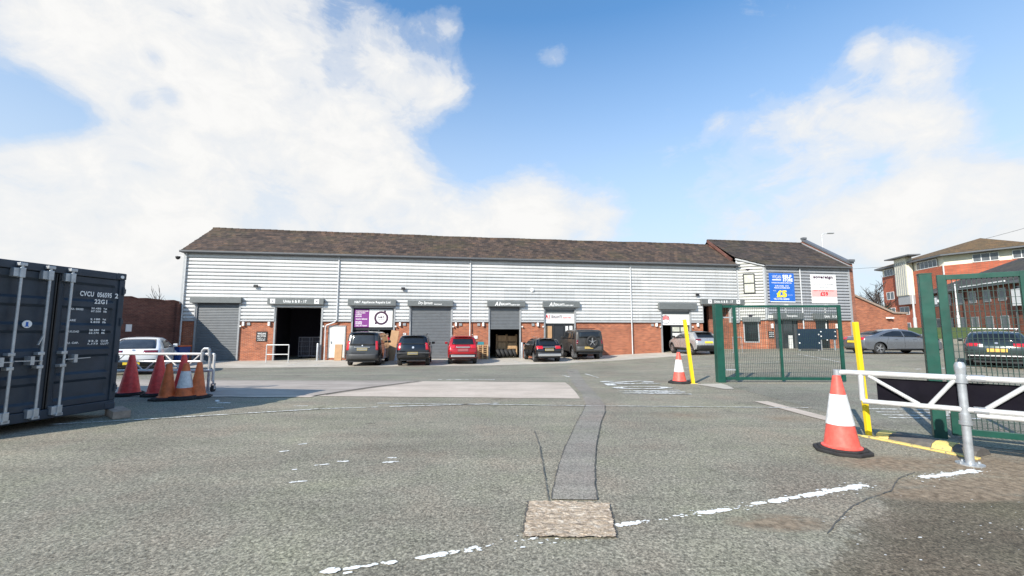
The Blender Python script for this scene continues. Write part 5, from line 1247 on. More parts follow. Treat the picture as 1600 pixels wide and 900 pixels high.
for y in (1.2, 2.1): c.bar('roof_bar', (-.66, y, 1.57), (.66, y, 1.57), .06, .035, M['chrome'])
c.bar('window_sticker', (-.5, .0, .9), (-.36, .0, .9), .02, .12, M['white']); c.bar('chrome_strip', (-.8, .0, .5), (.8, .0, .5), .03, .03, M['chrome'])
# white hatchback behind the barrier
c = Car('hatchback_car', 'white hatchback with a raked rear window parked by the old brick wall', 'car', (-15.65, 17.6, gz(-15.6, 17.6)), R(31), 4.4, 1.55, .93,
        [(.12, .34), (.02, .46), (.0, .74), (.06, .98), (.5, 1.22), (1.0, 1.48), (1.4, 1.55), (2.1, 1.57), (2.6, 1.5), (3.5, 1.05), (4.2, .9), (4.37, .7), (4.4, .34)], 1.0, .24, (.85, 3.55), .34, paint('white_paint_gloss', (.78, .78, .78), .0, .2), sill=.32, group=None)
c.rear('rear_window', 1.06, 1.45, -.84, .84, M['winglass']); c.rear('tail_light', .88, .96, .4, 1.0, M['taildark'], both=True); c.sidep('side_window', [(1.0, 1.08), (3.1, 1.04), (2.5, 1.42), (1.3, 1.42)], M['glass']); c.patch('windscreen', c.idx(1.12, False), c.idx(1.48, False), -.85, .85, M['glass'])
c.rear('rear_bumper', .36, .62, -.97, .97, M['black'], .025); c.plate(.5, M['plate_yellow'], y=-.04); c.badge(1.0, .05); c.wheels(.22); c.mirrors(3.1, 1.06)

# ------------------------------------------------------------------ things standing about the units
def onwall(s, d): x, y = wp(s, d); return (x, y, gz(x, y))
def leaning(name, label, cat, s, d, w, h, th, mat, tilt, side=0.):
    t = thing(name, label, cat, onwall(s, d), ANG)
    Mx = Matrix.Rotation(R(side), 4, 'Y') @ Matrix.Rotation(R(-tilt), 4, 'X')
    MB().box(-w / 2, w / 2, -th / 2, th / 2, 0, h, Mx).build('sheet', M[mat], t, bevel=.006); return t
leaning('board', 'tall brown board leaning beside the repair shop doorway', 'board', 13.34, 1.4, .5, 2.0, .12, 'board', 8, 8)
leaning('board', 'short pale brown board leaning in front of the white personnel door', 'board', 9.95, .75, .45, 1.05, .2, 'board', 6)
leaning('panel', 'narrow white panel leaning between the brown board and the black four by four', 'board', 13.66, 1.2, .3, 1.1, .05, 'white', 7)
for i, (d_, n_) in enumerate(((.55, 7),)):
    t = thing('pallet_stack', 'pale timber pallets stood in a stack with teal crate on top beside the red car', 'pallets', onwall(19.45, .62), ANG)
    for k in range(7):
        p = MB(); z = k * .142
        for q in range(5): p.box(-.38 + q * .165, -.28 + q * .165, -.38, .38, z + .11, z + .135)
        for q in (-.34, 0, .34): p.box(-.38, .38, q - .05, q + .05, z + .09, z + .11); p.box(q * 1. - .05, q * 1. + .05, -.38, .38, z, z + .02)
        for q in (-.33, 0, .33):
            for w_ in (-.33, 0, .33): p.box(q - .05, q + .05, w_ - .05, w_ + .05, z + .02, z + .09)
        p.build('pallet', M['wood'], t)
t = thing('crate', 'teal plastic crate lying on top of the pallet stack', 'crate', (*wp(19.3, .62), onwall(19.45, .62)[2] + .985), ANG)
MB().box(-.25, .25, -.2, .2, 0, .2).build('crate_body', M['teal'], t, bevel=.02); MB().box(-.23, .23, -.18, .18, .2, .205).build('crate_hollow_shade', M['black'], t)  # black plate on the closed top stands for the shaded hollow
# inside the tyre unit
def tyre(label, s, d, lean, z=0.):
    x, y, zz = onwall(s, d); t = thing('tyre', label, 'tyre', (x, y, zz + z), ANG, 'tyres in the open unit')
    Mx = Matrix.Translation((0, 0, .32)) @ Matrix.Rotation(R(lean), 4, 'Y') @ Matrix.Rotation(R(90), 4, 'Y')
    MB().lathe([(.2, -.1), (.29, -.11), (.325, -.07), (.33, 0), (.325, .07), (.29, .11), (.2, .1), (.19, 0)], Mx, 24, True).build('tread', M['tyre'], t, True)
TYL = ['tyre stood on edge in the open unit, one of a leaning row']
for i in range(5): tyre(TYL[0], 20.72 + .3 * i, -.5 - .05 * i, -24)
t = thing('storage_rack', 'pale boxes on a timber rack inside the half shuttered tyre unit', 'rack', onwall(21.45, -1.7), ANG)
for q in (-.75, .02, .75): MB().box(q - .04, q + .04, -.3, .3, 0, 1.7).build('upright', M['wood'], t)
for z in (.6, 1.15): MB().box(-.71, .71, -.3, .3, z, z + .05).build('shelf', M['wood'], t)
for q, z, w_, h_ in ((-.37, .655, .6, .44), (.4, .655, .62, .42), (-.36, 1.205, .62, .4), (.4, 1.205, .6, .36)):
    x, y = wp(21.45 + q, -1.62); b = thing('cardboard_box', ('pale cardboard box on the %s shelf of the rack, %s side' % ('lower' if z < 1 else 'upper', 'left' if q < 0 else 'right')), 'box', (x, y, onwall(21.45, -1.7)[2] + z), ANG, 'boxes on the rack')
    MB().box(-w_ / 2, w_ / 2, -.24, .24, 0, h_).build('carton', M['wood'], b, bevel=.008); MB().box(-.03, .03, -.243, .2, h_ * .2, h_ + .002).build('tape', M['board'], b)
# wheeled cages inside the storage doorway
def cage(label, s, d):
    t = thing('roll_cage', label, 'roll cage', onwall(s, d), ANG, 'roll cages in the storage doorway')
    f = MB()
    for x in (-.36, .36):
        for y in (-.3, .3): f.cyl((x, y, .14), (x, y, 1.5), .018, 6)
    for z in (.16, 1.49): f.tube([(-.36, -.3, z), (.36, -.3, z), (.36, .3, z), (-.36, .3, z), (-.36, -.3, z)], .016, 6)
    f.build('frame', M['cage'], t)
    m = MB()
    for k in range(1, 6):
        for y in (-.3, .3): m.cyl((-.36 + .12 * k, y, .16), (-.36 + .12 * k, y, 1.49), .008, 5)
    for z in (.5, .85, 1.2): m.cyl((-.36, -.3, z), (.36, -.3, z), .008, 5)
    m.build('mesh_panel', M['cage'], t); MB().box(-.35, .35, -.29, .29, .13, .16).build('deck', M['cage'], t)
    for x in (-.3, .3):
        for y in (-.24, .24): MB().cyl((x - .015, y, .06), (x + .015, y, .06), .06, 10).build('castor', M['rubber'], t)
cage('empty wire roll cage, leftmost of three inside the open storage doorway', 6.95, -2.3)
cage('empty wire roll cage in the middle of three inside the storage doorway', 7.65, -2.4)
cage('empty wire roll cage, rightmost of three inside the open storage doorway', 8.3, -2.5)
# rails and bollards
def hoop(label, s, d, w, h, mid, loc=None, mat='alu', r=.03, grp=None, rz=0):
    t = thing('guard_rail', label, 'rail', loc or onwall(s, d), ANG + rz, grp)
    b = MB(); b.tube([(-w / 2, 0, 0), (-w / 2, 0, h), (w / 2, 0, h), (w / 2, 0, 0)], r, 8)
    if mid: b.tube([(-w / 2, 0, mid), (w / 2, 0, mid)], r * .85, 8)
    b.build('rail', M[mat], t, True)
    f = MB()
    for x in (-w / 2, w / 2): f.box(x - .07, x + .07, -.07, .07, 0, .012)
    f.build('foot_plate', M['galv'], t)
hoop('pale two-bar guard rail standing before the open storage doorway', 0, 0, 1.28, 1.08, .5, (-14.42, 26.25, gz(-14.4, 26.2)))
hoop('slim grey hoop rail in front of the canted shop window', 0, 0, .68, 1.05, 0, (15.35, 29.0, gz(15.3, 29)), 'galv', .025)
for s, lab in ((8.52, 'grey steel bollard guarding the right jamb of the storage doorway'), (22.32, 'grey steel bollard guarding the right jamb of the tyre unit')):
    t = thing('bollard', lab, 'bollard', onwall(s, .28), ANG, 'steel bollards'); MB().lathe([(.075, 0), (.075, 1.08), (.06, 1.12), (0, 1.13)], None, 14).build('tube', M['galv'], t, True); MB().lathe([(.13, 0), (.13, .012), (.075, .013)], None, 14).build('foot_plate', M['galv'], t)
def screen(label, x0, y0, x1, w, z0, z1):
    z = gz(x0, y0); t = thing('screen_board', label, 'board', ((x0 + x1) / 2, y0, z), R(-3), 'navy screen boards')
    MB().box(-w / 2, w / 2, -.02, .02, z0, z1).build('board', M['panel_navy'], t, bevel=.006)
    b = MB()
    for x in (-w / 2 + .1, w / 2 - .1):
        for zz in (z0 + (z1 - z0) * .3, z0 + (z1 - z0) * .72): b.cyl((x, -.02, zz), (x, -.035, zz), .045, 12)
    b.build('bolt', M['white'], t)
    p = MB()
    for x in (-w / 2 + .12, w / 2 - .12): p.box(x - .04, x + .04, .03, .11, -.02, z1 - .03)
    p.build('post', M['galv'], t)
screen('large dark navy board on posts hiding the foot of the reception wall', 19.8, 29.3, 21.1, 1.5, .12, 1.5)
screen('smaller dark navy board standing behind the far gate end stile', 21.4, 29.6, 22.6, 1.15, .75, 1.5)
t = thing('wheelie_bin', 'blue wheelie bin with orange lid at the foot of the old brick wall', 'bin', (-19.9, 25.6, gz(-19.9, 25.6)), R(-10))
p = MB(); v = [(-.28, -.3, .08), (.28, -.3, .08), (.28, .28, .08), (-.28, .28, .08), (-.36, -.38, 1.0), (.36, -.38, 1.0), (.36, .36, 1.0), (-.36, .36, 1.0)]
p.add(v, [(3, 2, 1, 0), (4, 5, 6, 7), (0, 1, 5, 4), (1, 2, 6, 5), (2, 3, 7, 6), (3, 0, 4, 7)]); p.build('bin_body', M['binblue'], t, bevel=.03)
MB().box(-.39, .39, -.42, .4, 1.0, 1.07).build('lid', M['binlid'], t, bevel=.03); MB().cyl((0, -.345, .68), (0, -.375, .68), .13, 16).build('round_sticker', M['white'], t)
for x in (-.26, .26): MB().cyl((x - .03, .32, .1), (x + .03, .32, .1), .1, 14).build('wheel', M['rubber'], t)
t = thing('wheelie_bin', 'plain blue wheelie bin partly behind the white hatchback', 'bin', (-20.35, 24.7, gz(-20, 25)), R(-14))
p = MB().add(v, [(3, 2, 1, 0), (4, 5, 6, 7), (0, 1, 5, 4), (1, 2, 6, 5), (2, 3, 7, 6), (3, 0, 4, 7)]); p.build('bin_body', M['binblue'], t, bevel=.03); MB().box(-.39, .39, -.42, .4, 1.0, 1.07).build('lid', M['binblue'], t, bevel=.03)
# old brick boundary wall on the left
bwl = thing('boundary_wall', 'tall weathered dark red brick wall closing the left side of the yard', 'wall', (-21.45, 27.2, -.3), R(-90))
L = 13.5; q = MB(); n = 27; top = []
for i in range(n + 1): top.append((L * i / n, 3.78 + .03 * math.sin(i * 1.9) + (.02 if i % 2 else -.02)))
q.prism([(0, -.3)] + top + [(L, -.3)], lambda x, z, y: (x, y, z), 0, -.34); q.build('brickwork', M['brick_old'], bwl)
cpw = MB()
for i in range(n): a_, b_2 = top[i], top[i + 1]; cpw.bar((a_[0] + .01, -.17, a_[1] + .03), (b_2[0] - .01, -.17, b_2[1] + .03), .4, .07)
cpw.build('coping', M['brick_old'], bwl)
MB().box(3.3, 3.65, .0, .03, 1.9, 2.3).build('notice', M['white'], bwl)
MB().box(.0, .32, .0, .14, -.3, 3.7).build('pier', M['brick_old'], bwl)
t = thing('camera_pole', 'thin pale pole with a dome camera on a bent arm beside the units', 'camera pole', (-21.75, 27.75, -.3))
MB().tube([(0, 0, 0), (0, 0, 6.6)], .05, 10).build('pole', M['pipe'], t, True); MB().tube([(0, 0, 6.55), (-.1, 0, 6.85), (-.3, 0, 6.92), (-.45, 0, 6.88)], .03, 8).build('arm', M['pipe'], t, True)
dm = MB().lathe([(.0, 0), (.13, 0), (.14, -.06), (.12, -.14), (.06, -.2), (0, -.22)], Matrix.Translation((-.48, 0, 6.88)), 16).build('dome_camera', M['black'], t, True)

# ------------------------------------------------------------------ person in the shop doorway
x, y, z = onwall(12.98, .2)
pt = thing('person', 'dark haired person in a white and red top standing in the repair shop doorway', 'person', (x, y, z), ANG + R(25))
J = [((0, 0, .95), .13), ((0, 0, 1.12), .125), ((0, -.01, 1.3), .15), ((0, 0, 1.43), .1), ((0, -.01, 1.5), .052), ((0, -.02, 1.56), .06), ((0, -.025, 1.64), .088), ((0, -.02, 1.71), .07),
     ((.1, 0, .88), .09), ((.11, -.02, .48), .062), ((.12, .02, .09), .042), ((.12, -.13, .045), .035), ((-.1, 0, .88), .09), ((-.12, .03, .48), .062), ((-.13, .06, .09), .042), ((-.13, -.09, .045), .035),
     ((.19, 0, 1.4), .058), ((.25, .02, 1.14), .045), ((.2, -.16, .98), .034), ((.18, -.23, .95), .036), ((-.19, 0, 1.4), .058), ((-.26, .03, 1.13), .045), ((-.26, -.05, .9), .034), ((-.255, -.08, .82), .036)]
E_ = [(0, 1), (1, 2), (2, 3), (3, 4), (4, 5), (5, 6), (6, 7), (0, 8), (8, 9), (9, 10), (10, 11), (0, 12), (12, 13), (13, 14), (14, 15), (3, 16), (16, 17), (17, 18), (18, 19), (3, 20), (20, 21), (21, 22), (22, 23)]
for sg, hb in ((1, 19), (-1, 23)):                                    # fingers and thumb
    hp = Vector(J[hb][0])
    for k in range(5):
        off = Vector(((k - 2) * .014, -.02, -.0)); nrm = Vector((0, -.06, -.045)) if k else Vector((-.03 * sg, -.03, -.01))
        J.append((tuple(hp + off + nrm * .5), .0095)); E_.append((hb, len(J) - 1)); J.append((tuple(hp + off + nrm), .008)); E_.append((len(J) - 2, len(J) - 1))
me = bpy.data.meshes.new('body'); me.from_pydata([j[0] for j in J], E_, []); me.update()
bo = bpy.data.objects.new('body', me); COL.objects.link(bo); bo.parent = pt
sk = bo.modifiers.new('skin', 'SKIN'); sk.use_smooth_shade = True
for i, (p, r_) in enumerate(J): me.skin_vertices[0].data[i].radius = (r_, r_)
me.skin_vertices[0].data[0].use_root = True
sb = bo.modifiers.new('sub', 'SUBSURF'); sb.levels = sb.render_levels = 2
pm, nt, bb = new_mat('person_cloth_and_skin'); sp_ = nt.nodes.new('ShaderNodeSeparateXYZ'); nt.links.new(objco(nt), sp_.inputs[0])
zc = mth(nt, 'MULTIPLY', sp_.outputs[2], .5)
rp = ramp(nt, zc, [(0., (.02, .02, .02)), (.05, (.025, .025, .03)), (.47, (.03, .03, .04)), (.50, (.7, .7, .7)), (.61, (.7, .7, .7)), (.615, (.5, .02, .05)), (.735, (.5, .02, .05)), (.75, (.45, .25, .17))])
rp.node.color_ramp.interpolation = 'CONSTANT'
nt.links.new(rp, bb.inputs['Base Color']); me.materials.append(pm)
hr = MB().lathe([(.0, .1), (.05, .09), (.085, .05), (.096, .0), (.09, -.05)], Matrix.Translation((0, .012, 1.68)) @ Matrix.Rotation(R(-22), 4, 'X'), 18).build('hair', M['bark'], pt, True)
fc = MB()
for sx in (-.032, .032): fc.cyl((sx, -.105, 1.655), (sx, -.112, 1.655), .011, 8)
fc.build('eyes', M['black'], pt); MB().add([(-.014, -.108, 1.62), (.014, -.108, 1.62), (0, -.135, 1.615), (0, -.108, 1.655)], [(0, 1, 2), (0, 2, 3), (1, 3, 2), (0, 3, 1)]).build('nose', M['skin'], pt)
MB().box(-.022, .022, -.109, -.104, 1.585, 1.592).build('mouth', M['redprint'], pt)
for sx in (-.092, .092): MB().lathe([(0, -.03), (.015, -.02), (.018, 0), (.012, .02), (0, .028)], Matrix.Translation((sx, -.02, 1.64)), 8).build('ear', M['skin'], pt, True)

# ------------------------------------------------------------------ background buildings
def wall_block(t, name, P0, P1, z0, z1, mat, th=.3):
    P0, P1 = Vector(P0), Vector(P1); d = (P1 - P0).normalized(); n = Vector((-d.y, d.x)) * th
    pr = [P0, P1, P1 + n, P0 + n]
    return MB().prism([(p.x, p.y) for p in pr], lambda x, y, z: (x, y, z), z0, z1).build(name, mat, t)
def windows(t, P0, P1, rows, mat='officewin', frame='white', mull=2, out=.03, inward=False):
    """rows: (z0, z1, [(a,b)...]) fractions along P0-P1; outside is on the right of P0->P1"""
    P0, P1 = Vector(P0), Vector(P1); L = (P1 - P0).length; an = math.atan2((P1 - P0).y, (P1 - P0).x)
    Mx = Matrix.Translation((P0.x, P0.y, 0)) @ Matrix.Rotation(an, 4, 'Z')
    for z0, z1, spans in rows:
        for a, b in spans:
            a_, b_ = a * L, b * L; w = .07
            f = MB(); f.box(a_, a_ + w, -out, .05, z0, z1, Mx); f.box(b_ - w, b_, -out, .05, z0, z1, Mx); f.box(a_ + w, b_ - w, -out, .05, z0, z0 + w, Mx); f.box(a_ + w, b_ - w, -out, .05, z1 - w, z1, Mx)
            k = max(1, int(round((b_ - a_) / .9)))
            for q in range(1, k): xx = a_ + (b_ - a_) * q / k; f.box(xx - w / 2, xx + w / 2, -out - .003, .05, z0 + w, z1 - w, Mx)
            wo = f.build('window', M[frame], t); MB().box(a_ + w, b_ - w, -.012, .04, z0 + w, z1 - w, Mx).build('pane', M[mat], wo)
BZ = 1.2
of = thing('office_block', 'red brick office block with cream top floor and ochre hipped roof on the skyline', 'building', (62, 60, BZ))
def rel(x, y): return (x - 62, y - 60)
Pl, Pc, Pr = rel(64.9, 73.5), rel(61.9, 60), rel(66.4, 53.2)
Pb, Pe = rel(82, 62), rel(80, 80)
foot = [Pl, Pc, Pr, Pb, Pe]
z_b, z_c, z_e = -.5, 11.0 - BZ, 12.55 - BZ
MB().prism(foot, lambda x, y, z: (x, y, z), z_b, z_c).build('brick_wall', M['brick_office'], of)
ins = [(p[0] + (8 if p[0] < 8 else -3) * .02, p[1]) for p in foot]
MB().prism(ins, lambda x, y, z: (x, y, z), z_c, z_e).build('top_storey', M['cream'], of)
cx_, cy_ = sum(p[0] for p in foot) / 5, sum(p[1] for p in foot) / 5
ex = [(cx_ + (p[0] - cx_) * 1.1, cy_ + (p[1] - cy_) * 1.1) for p in foot]
pk = (rel(70.5, 62.5)[0], rel(70.5, 62.5)[1], 15.6 - BZ)
rf = MB(); rf.add([(*p, z_e) for p in ex] + [pk], [(i, (i + 1) % 5, 5) for i in range(5)] + [(4, 3, 2, 1, 0)]); rf.build('roof', M['officeroof'], of)
MB().prism(ex, lambda x, y, z: (x, y, z), z_e - .22, z_e - .02).build('eaves_board', M['gutter'], of)
windows(of, Pc, Pr, [(11.08 - BZ, 12.2 - BZ, [(.36, .66), (.0, .001 + .0)][:1] + [(.80, .99)])])
windows(of, Pl, Pc, [(11.05 - BZ, 12.2 - BZ, [(.05, .22), (.62, .92)]), (7.0 - BZ, 8.3 - BZ, [(.06, .2)]), (4.3 - BZ, 5.6 - BZ, [(.06, .2), (.28, .44)]), (1.8 - BZ, 3.0 - BZ, [(.06, .2), (.28, .44)])])
windows(of, Pc, Pr, [(7.3 - BZ, 8.6 - BZ, [(.1, .3), (.45, .65), (.8, .95)]), (4.3 - BZ, 5.6 - BZ, [(.1, .3), (.45, .65), (.8, .95)])])
# cream stair tower on the left flank
dL = Vector((Pc[0] - Pl[0], Pc[1] - Pl[1])); nL = Vector((dL.y, -dL.x)).normalized()
a_ = Vector(Pl) + dL * .36; b_ = Vector(Pl) + dL * .56
tw = [a_ + nL * .05, a_ + nL * .9, b_ + nL * .9, b_ + nL * .05]
MB().prism([(p.x, p.y) for p in tw], lambda x, y, z: (x, y, z), 7.3 - BZ, 13.3 - BZ).build('stair_tower', M['cream'], of)
MB().prism([(p.x, p.y) for p in [a_ + nL * .05, a_ + nL * .75, b_ + nL * .75, b_ + nL * .05]], lambda x, y, z: (x, y, z), 5.9 - BZ, 7.29 - BZ).build('tower_panel', M['flash'], of)
fin = MB()
for k in range(6):
    p = a_ + (b_ - a_) * (k + .3) / 6 + nL * .93; fin.box(p.x - .05, p.x + .05, p.y - .05, p.y + .05, 7.4 - BZ, 12.7 - BZ)
fin.build('fin', M['guide'], of)
e2 = [Vector(Pl) + dL * .3, Vector(Pl) + dL * .3 + nL * 1.8, Vector(Pl) + dL * .7 + nL * 1.6, Vector(Pl) + dL * .7]
MB().prism([(p.x, p.y) for p in e2], lambda x, y, z: (x, y, z), 13.32 - BZ, 13.5 - BZ).build('tower_roof', M['gutter'], of)
MB().cyl((Pc[0] - .05, Pc[1] - .05, 0), (Pc[0] - .05, Pc[1] - .05, 10.), .09, 8).build('downpipe', M['pipe'], of)
# low two-storey block along the bank
lb = thing('brick_terrace_block', 'long low two-storey red brick block with dark roof seen through the near gate', 'building', (43, 42.5, 1.4))
q0, q1 = (-.1, .9), (-5.3, -15.5)
dl = Vector((q1[0] - q0[0], q1[1] - q0[1])).normalized(); nl = Vector((-dl.y, dl.x))          # into the block
f4 = [Vector(q0), Vector(q1), Vector(q1) + nl * 9, Vector(q0) + nl * 9]
MB().prism([(p.x, p.y) for p in f4], lambda x, y, z: (x, y, z), -1.2, 4.15).build('brick_wall', M['brick_shade'], lb)
e0, e1 = Vector(q0) - dl * .4 - nl * .45, Vector(q1) + dl * .4 - nl * .45; r0_, r1_ = Vector(q0) + nl * 4.5 + dl * 4.5, Vector(q1) + nl * 4.5 - dl * .2; b0_, b1_ = Vector(q0) + nl * 9.4 - dl * .4, Vector(q1) + nl * 9.4 + dl * .4
rf = MB(); rf.add([(*e0, 4.1), (*e1, 4.1), (*r1_, 6.75), (*r0_, 6.75), (*b0_, 4.1), (*b1_, 4.1)], [(0, 1, 2, 3), (3, 2, 5, 4), (0, 3, 4), (1, 5, 2)]); rf.build('roof', M['slate'], lb)
MB().bar((*e0, 4.06), (*e1, 4.06), .14, .2).build('eaves_board', M['gutter'], lb)
m0 = e0 + (e1 - e0) * .34; m1 = e0 + (e1 - e0) * .62; MB().bar((*(m0 - nl * .1), 4.2), (*(m1 - nl * .1), 4.2), .06, .1).build('white_fascia', M['white'], lb)
sp4 = [(.05 + .095 * k, .05 + .095 * k + .05) for k in range(10)]
windows(lb, q0, q1, [(2.7, 3.75, sp4), (.35, 1.5, [(a, b) for i, (a, b) in enumerate(sp4) if i != 6])], mat='officewin', frame='guide')
pipe_ = MB()
for k in (.3, .63): p = Vector(q0) + (Vector(q1) - Vector(q0)) * k - nl * .08; pipe_.cyl((p.x, p.y, -1), (p.x, p.y, 4.1), .06, 8); pipe_.build('downpipe', M['gutter'], lb); pipe_ = MB()
MB().box(-.05, .05, -.8, .8, 0, 1.3, Matrix.Translation((-3.95, -10.2, 2.2)) @ Matrix.Rotation(math.atan2(dl.y, dl.x) + R(90), 4, 'Z')).build('notice_board', M['white'], lb)
# hedge and wire fence at the foot of the bank
def leaf_mass(mb, c, rad, n, sz, r_):
    for _ in range(n):
        while True:
            p = Vector((r_.uniform(-1, 1), r_.uniform(-1, 1), r_.uniform(-1, 1)))
            if .25 < p.length < 1: break
        p = Vector((p.x * rad[0], p.y * rad[1], p.z * rad[2])) + Vector(c)
        a = Vector((r_.uniform(-1, 1), r_.uniform(-1, 1), r_.uniform(-1, 1))).normalized() * sz; b = a.orthogonal().normalized() * sz * .6
        mb.add([p - a, p + b, p + a, p - b], [(0, 1, 2, 3)])
h = thing('hedge', 'dark clipped hedge running along the foot of the grass bank behind the estate car', 'hedge', (33.5, 30.5, gz(33.5, 30.5)))
r_ = random.Random(4); mb = MB(); p0, p1 = Vector((30.8, 27.6)) - Vector((33.5, 30.5)), Vector((36, 20.5)) - Vector((33.5, 30.5))
for k in range(22):
    p = p0 + (p1 - p0) * k / 21; leaf_mass(mb, (p.x, p.y, gz(33.5 + p.x, 30.5 + p.y) - gz(33.5, 30.5) + .55), (.5, .5, .6), 130, .09, r_)
mb.build('foliage', M['hedge'], h)
mb = MB()
for k in range(12): p = p0 + (p1 - p0) * k / 11; zz = gz(33.5 + p.x, 30.5 + p.y) - gz(33.5, 30.5); mb.cyl((p.x, p.y, zz - .1), (p.x, p.y, zz + .8), .03, 6)
mb.build('stem', M['bark'], h)

# ------------------------------------------------------------------ trees
def branch(mb, p, d, L, r, lvl, r_, tips, up=.15):
    k = 3; pts = [p]
    for i in range(k):
        d = (d + Vector((r_.uniform(-.22, .22), r_.uniform(-.22, .22), r_.uniform(-.1, .2) + up * .3))).normalized(); q = pts[-1] + d * L / k
        mb.cyl(pts[-1], q, r * (1 - i / k * .45), 5 if lvl > 1 else 8, r * (1 - (i + 1) / k * .45), caps=False); pts.append(q)
        if lvl < 5:
            for _ in range(2 if lvl else 3):
                s = Vector((r_.uniform(-1, 1), r_.uniform(-1, 1), r_.uniform(-.25, .9))).normalized()
                branch_list.append((q, (d * .55 + s * .75).normalized(), L * r_.uniform(.5, .72), r * .48, lvl + 1)) if r * .48 > .004 and L > .3 else tips.append(q)
def tree(label, loc, h, r0, seed, leaves=0, group=None, spread=1., maxn=900):
    global branch_list
    r_ = random.Random(seed); t = thing('bare_tree' if leaves < 500 else 'ivy_tree', label, 'tree', loc, 0, group); branch_list = []; tips = []
    tr_ = MB(); branch(tr_, Vector((0, 0, -.2)), Vector((0, 0, 1)), h * .5, r0, 0, r_, tips); tr_.build('trunk', M['bark'], t, True)
    cr = MB(); n = 0
    while branch_list and n < maxn:
        p, d, L, r, l = branch_list.pop(0); branch(cr, p, d, L, max(r, .018), l, r_, tips); n += 1
    cr.build('crown', M['twig'], t)
    if leaves:
        lv = MB(); pool = tips if len(tips) > 20 else [Vector((r_.uniform(-1, 1) * h * .25, r_.uniform(-1, 1) * h * .25, h * r_.uniform(.3, .8))) for _ in range(60)]
        for _ in range(leaves // 25): leaf_mass(lv, r_.choice(pool), (.5, .5, .4), 25, .09, r_)
        lv.build('leaves', M['ivy'], t)
tree('bare winter tree rising behind the raking brick wall', (42.6, 50, 1.), 6.8, .2, 5, 0, 'trees behind the units', maxn=520)
tree('dense twiggy tree with dull ivy close to the office block', (45.0, 52, 1.), 5.4, .2, 11, 2200, 'trees behind the units', maxn=420)
tree('low dense dark tree close behind the raking brick wall', (41.8, 48.5, .8), 4.6, .18, 17, 2600, 'trees behind the units', maxn=380)
tree('small bare tree top showing over the old wall beside the units', (-36.3, 45, -.3), 6.4, .2, 23, 900, 'trees behind the units', maxn=380)
tree('bushy small tree over the old wall, further from the units', (-38.2, 46.5, -.3), 5.5, .2, 29, 1200, 'trees behind the units', maxn=320)

# ------------------------------------------------------------------ lamp posts and cables
def lamp(label, x, y, h, arm, mat='pipe', head=True, r=.09):
    z = gz(x, y); t = thing('street_lamp', label, 'lamp post', (x, y, z), 0, 'lamp posts')
    MB().lathe([(r * 1.5, 0), (r * 1.5, 1.1), (r, 1.15), (r * .65, h)], None, 12).build('pole', M[mat], t, True)
    if head:
        MB().tube([(0, 0, h - .05), (arm * .3, 0, h + .12), (arm, 0, h + .15)], .045, 8).build('arm', M[mat], t, True)
        MB().box(min(arm, arm + math.copysign(.7, arm)), max(arm, arm + math.copysign(.7, arm)), -.15, .15, h + .1, h + .22).build('lamp_head', M['flash'], t, bevel=.04)
lamp('pale grey lamp post standing on the grass bank before the office block', 43.0, 45.2, 6.4, -.2, 'pipe', False, .1)
lamp('lamp post with flat head showing above the reception roof', 33.6, 45, 10.1, .6, 'pipe', True)
lamp('pale thin post in front of the low brick block', 40.7, 38.6, 4.0, .3, 'pipe', False, .07)
def cable(label, a, b, sag):
    a, b = Vector(a), Vector(b); t = thing('overhead_cable', label, 'cable', a, 0, 'overhead cables')
    pts = [(b - a) * k / 16 - Vector((0, 0, sag * 4 * (k / 16) * (1 - k / 16))) for k in range(17)]
    MB().tube(pts, .022, 5).build('cable', M['cable'], t)
cable('upper overhead cable running from the office roof to the right edge', (70.5, 62.5, 15.3), (72, 42, 18.2), .3)
cable('lower overhead cable running from the office block across to the left', (63.5, 67, 12.2), (20, 70, 11.4), .6)

def separate(o):
    """split one mesh into its separate pieces, each an object of the same kind under the same parent"""
    me = o.data; bm = bmesh.new(); bm.from_mesh(me); bm.verts.ensure_lookup_table(); seen = {}; isl = []
    for v in bm.verts:
        if v.index in seen: continue
        st = [v]; seen[v.index] = len(isl); cur = []
        while st:
            q = st.pop(); cur.append(q.index)
            for e in q.link_edges:
                w_ = e.other_vert(q)
                if w_.index not in seen: seen[w_.index] = len(isl); st.append(w_)
        isl.append(cur)
    bm.free()
    bb = [[min(me.vertices[i].co[k] for i in c) - .004 for k in range(3)] + [max(me.vertices[i].co[k] for i in c) + .004 for k in range(3)] for c in isl]
    gid = list(range(len(isl)))
    def root(i):
        while gid[i] != i: i = gid[i]
        return i
    for i in range(len(isl)):
        for j in range(i):
            if all(bb[i][k] <= bb[j][k + 3] and bb[j][k] <= bb[i][k + 3] for k in range(3)): gid[root(i)] = root(j)
    gr = {}
    for i in range(len(isl)): gr.setdefault(root(i), set()).update(isl[i])
    if len(gr) < 2: return
    first = True
    for vs in gr.values():
        ids = sorted(vs); mp = {v: k for k, v in enumerate(ids)}
        nm = bpy.data.meshes.new(o.name.split('.')[0]); nm.from_pydata([me.vertices[i].co for i in ids], [], [tuple(mp[v] for v in p.vertices) for p in me.polygons if p.vertices[0] in mp])
        for m_ in me.materials: nm.materials.append(m_)
        if any(p.use_smooth for p in me.polygons):
            nm.polygons.foreach_set('use_smooth', [True] * len(nm.polygons)); nm.set_sharp_from_angle(angle=R(38))
        if first: keep = nm; first = False
        else:
            c2 = o.copy(); c2.data = nm; COL.objects.link(c2)
    o.data = keep
for o in list(scene.objects):
    if o.type == 'MESH' and o.name.split('.')[0] in ('rod_bracket', 'flashing', 'door_gasket', 'collar', 'foot_plate', 'fin', 'bolt', 'tube_sleeve', 'hinge', 'emblem_bars', 'passage_wall', 'coping', 'eyes', 'bay_brick_wall'): separate(o)

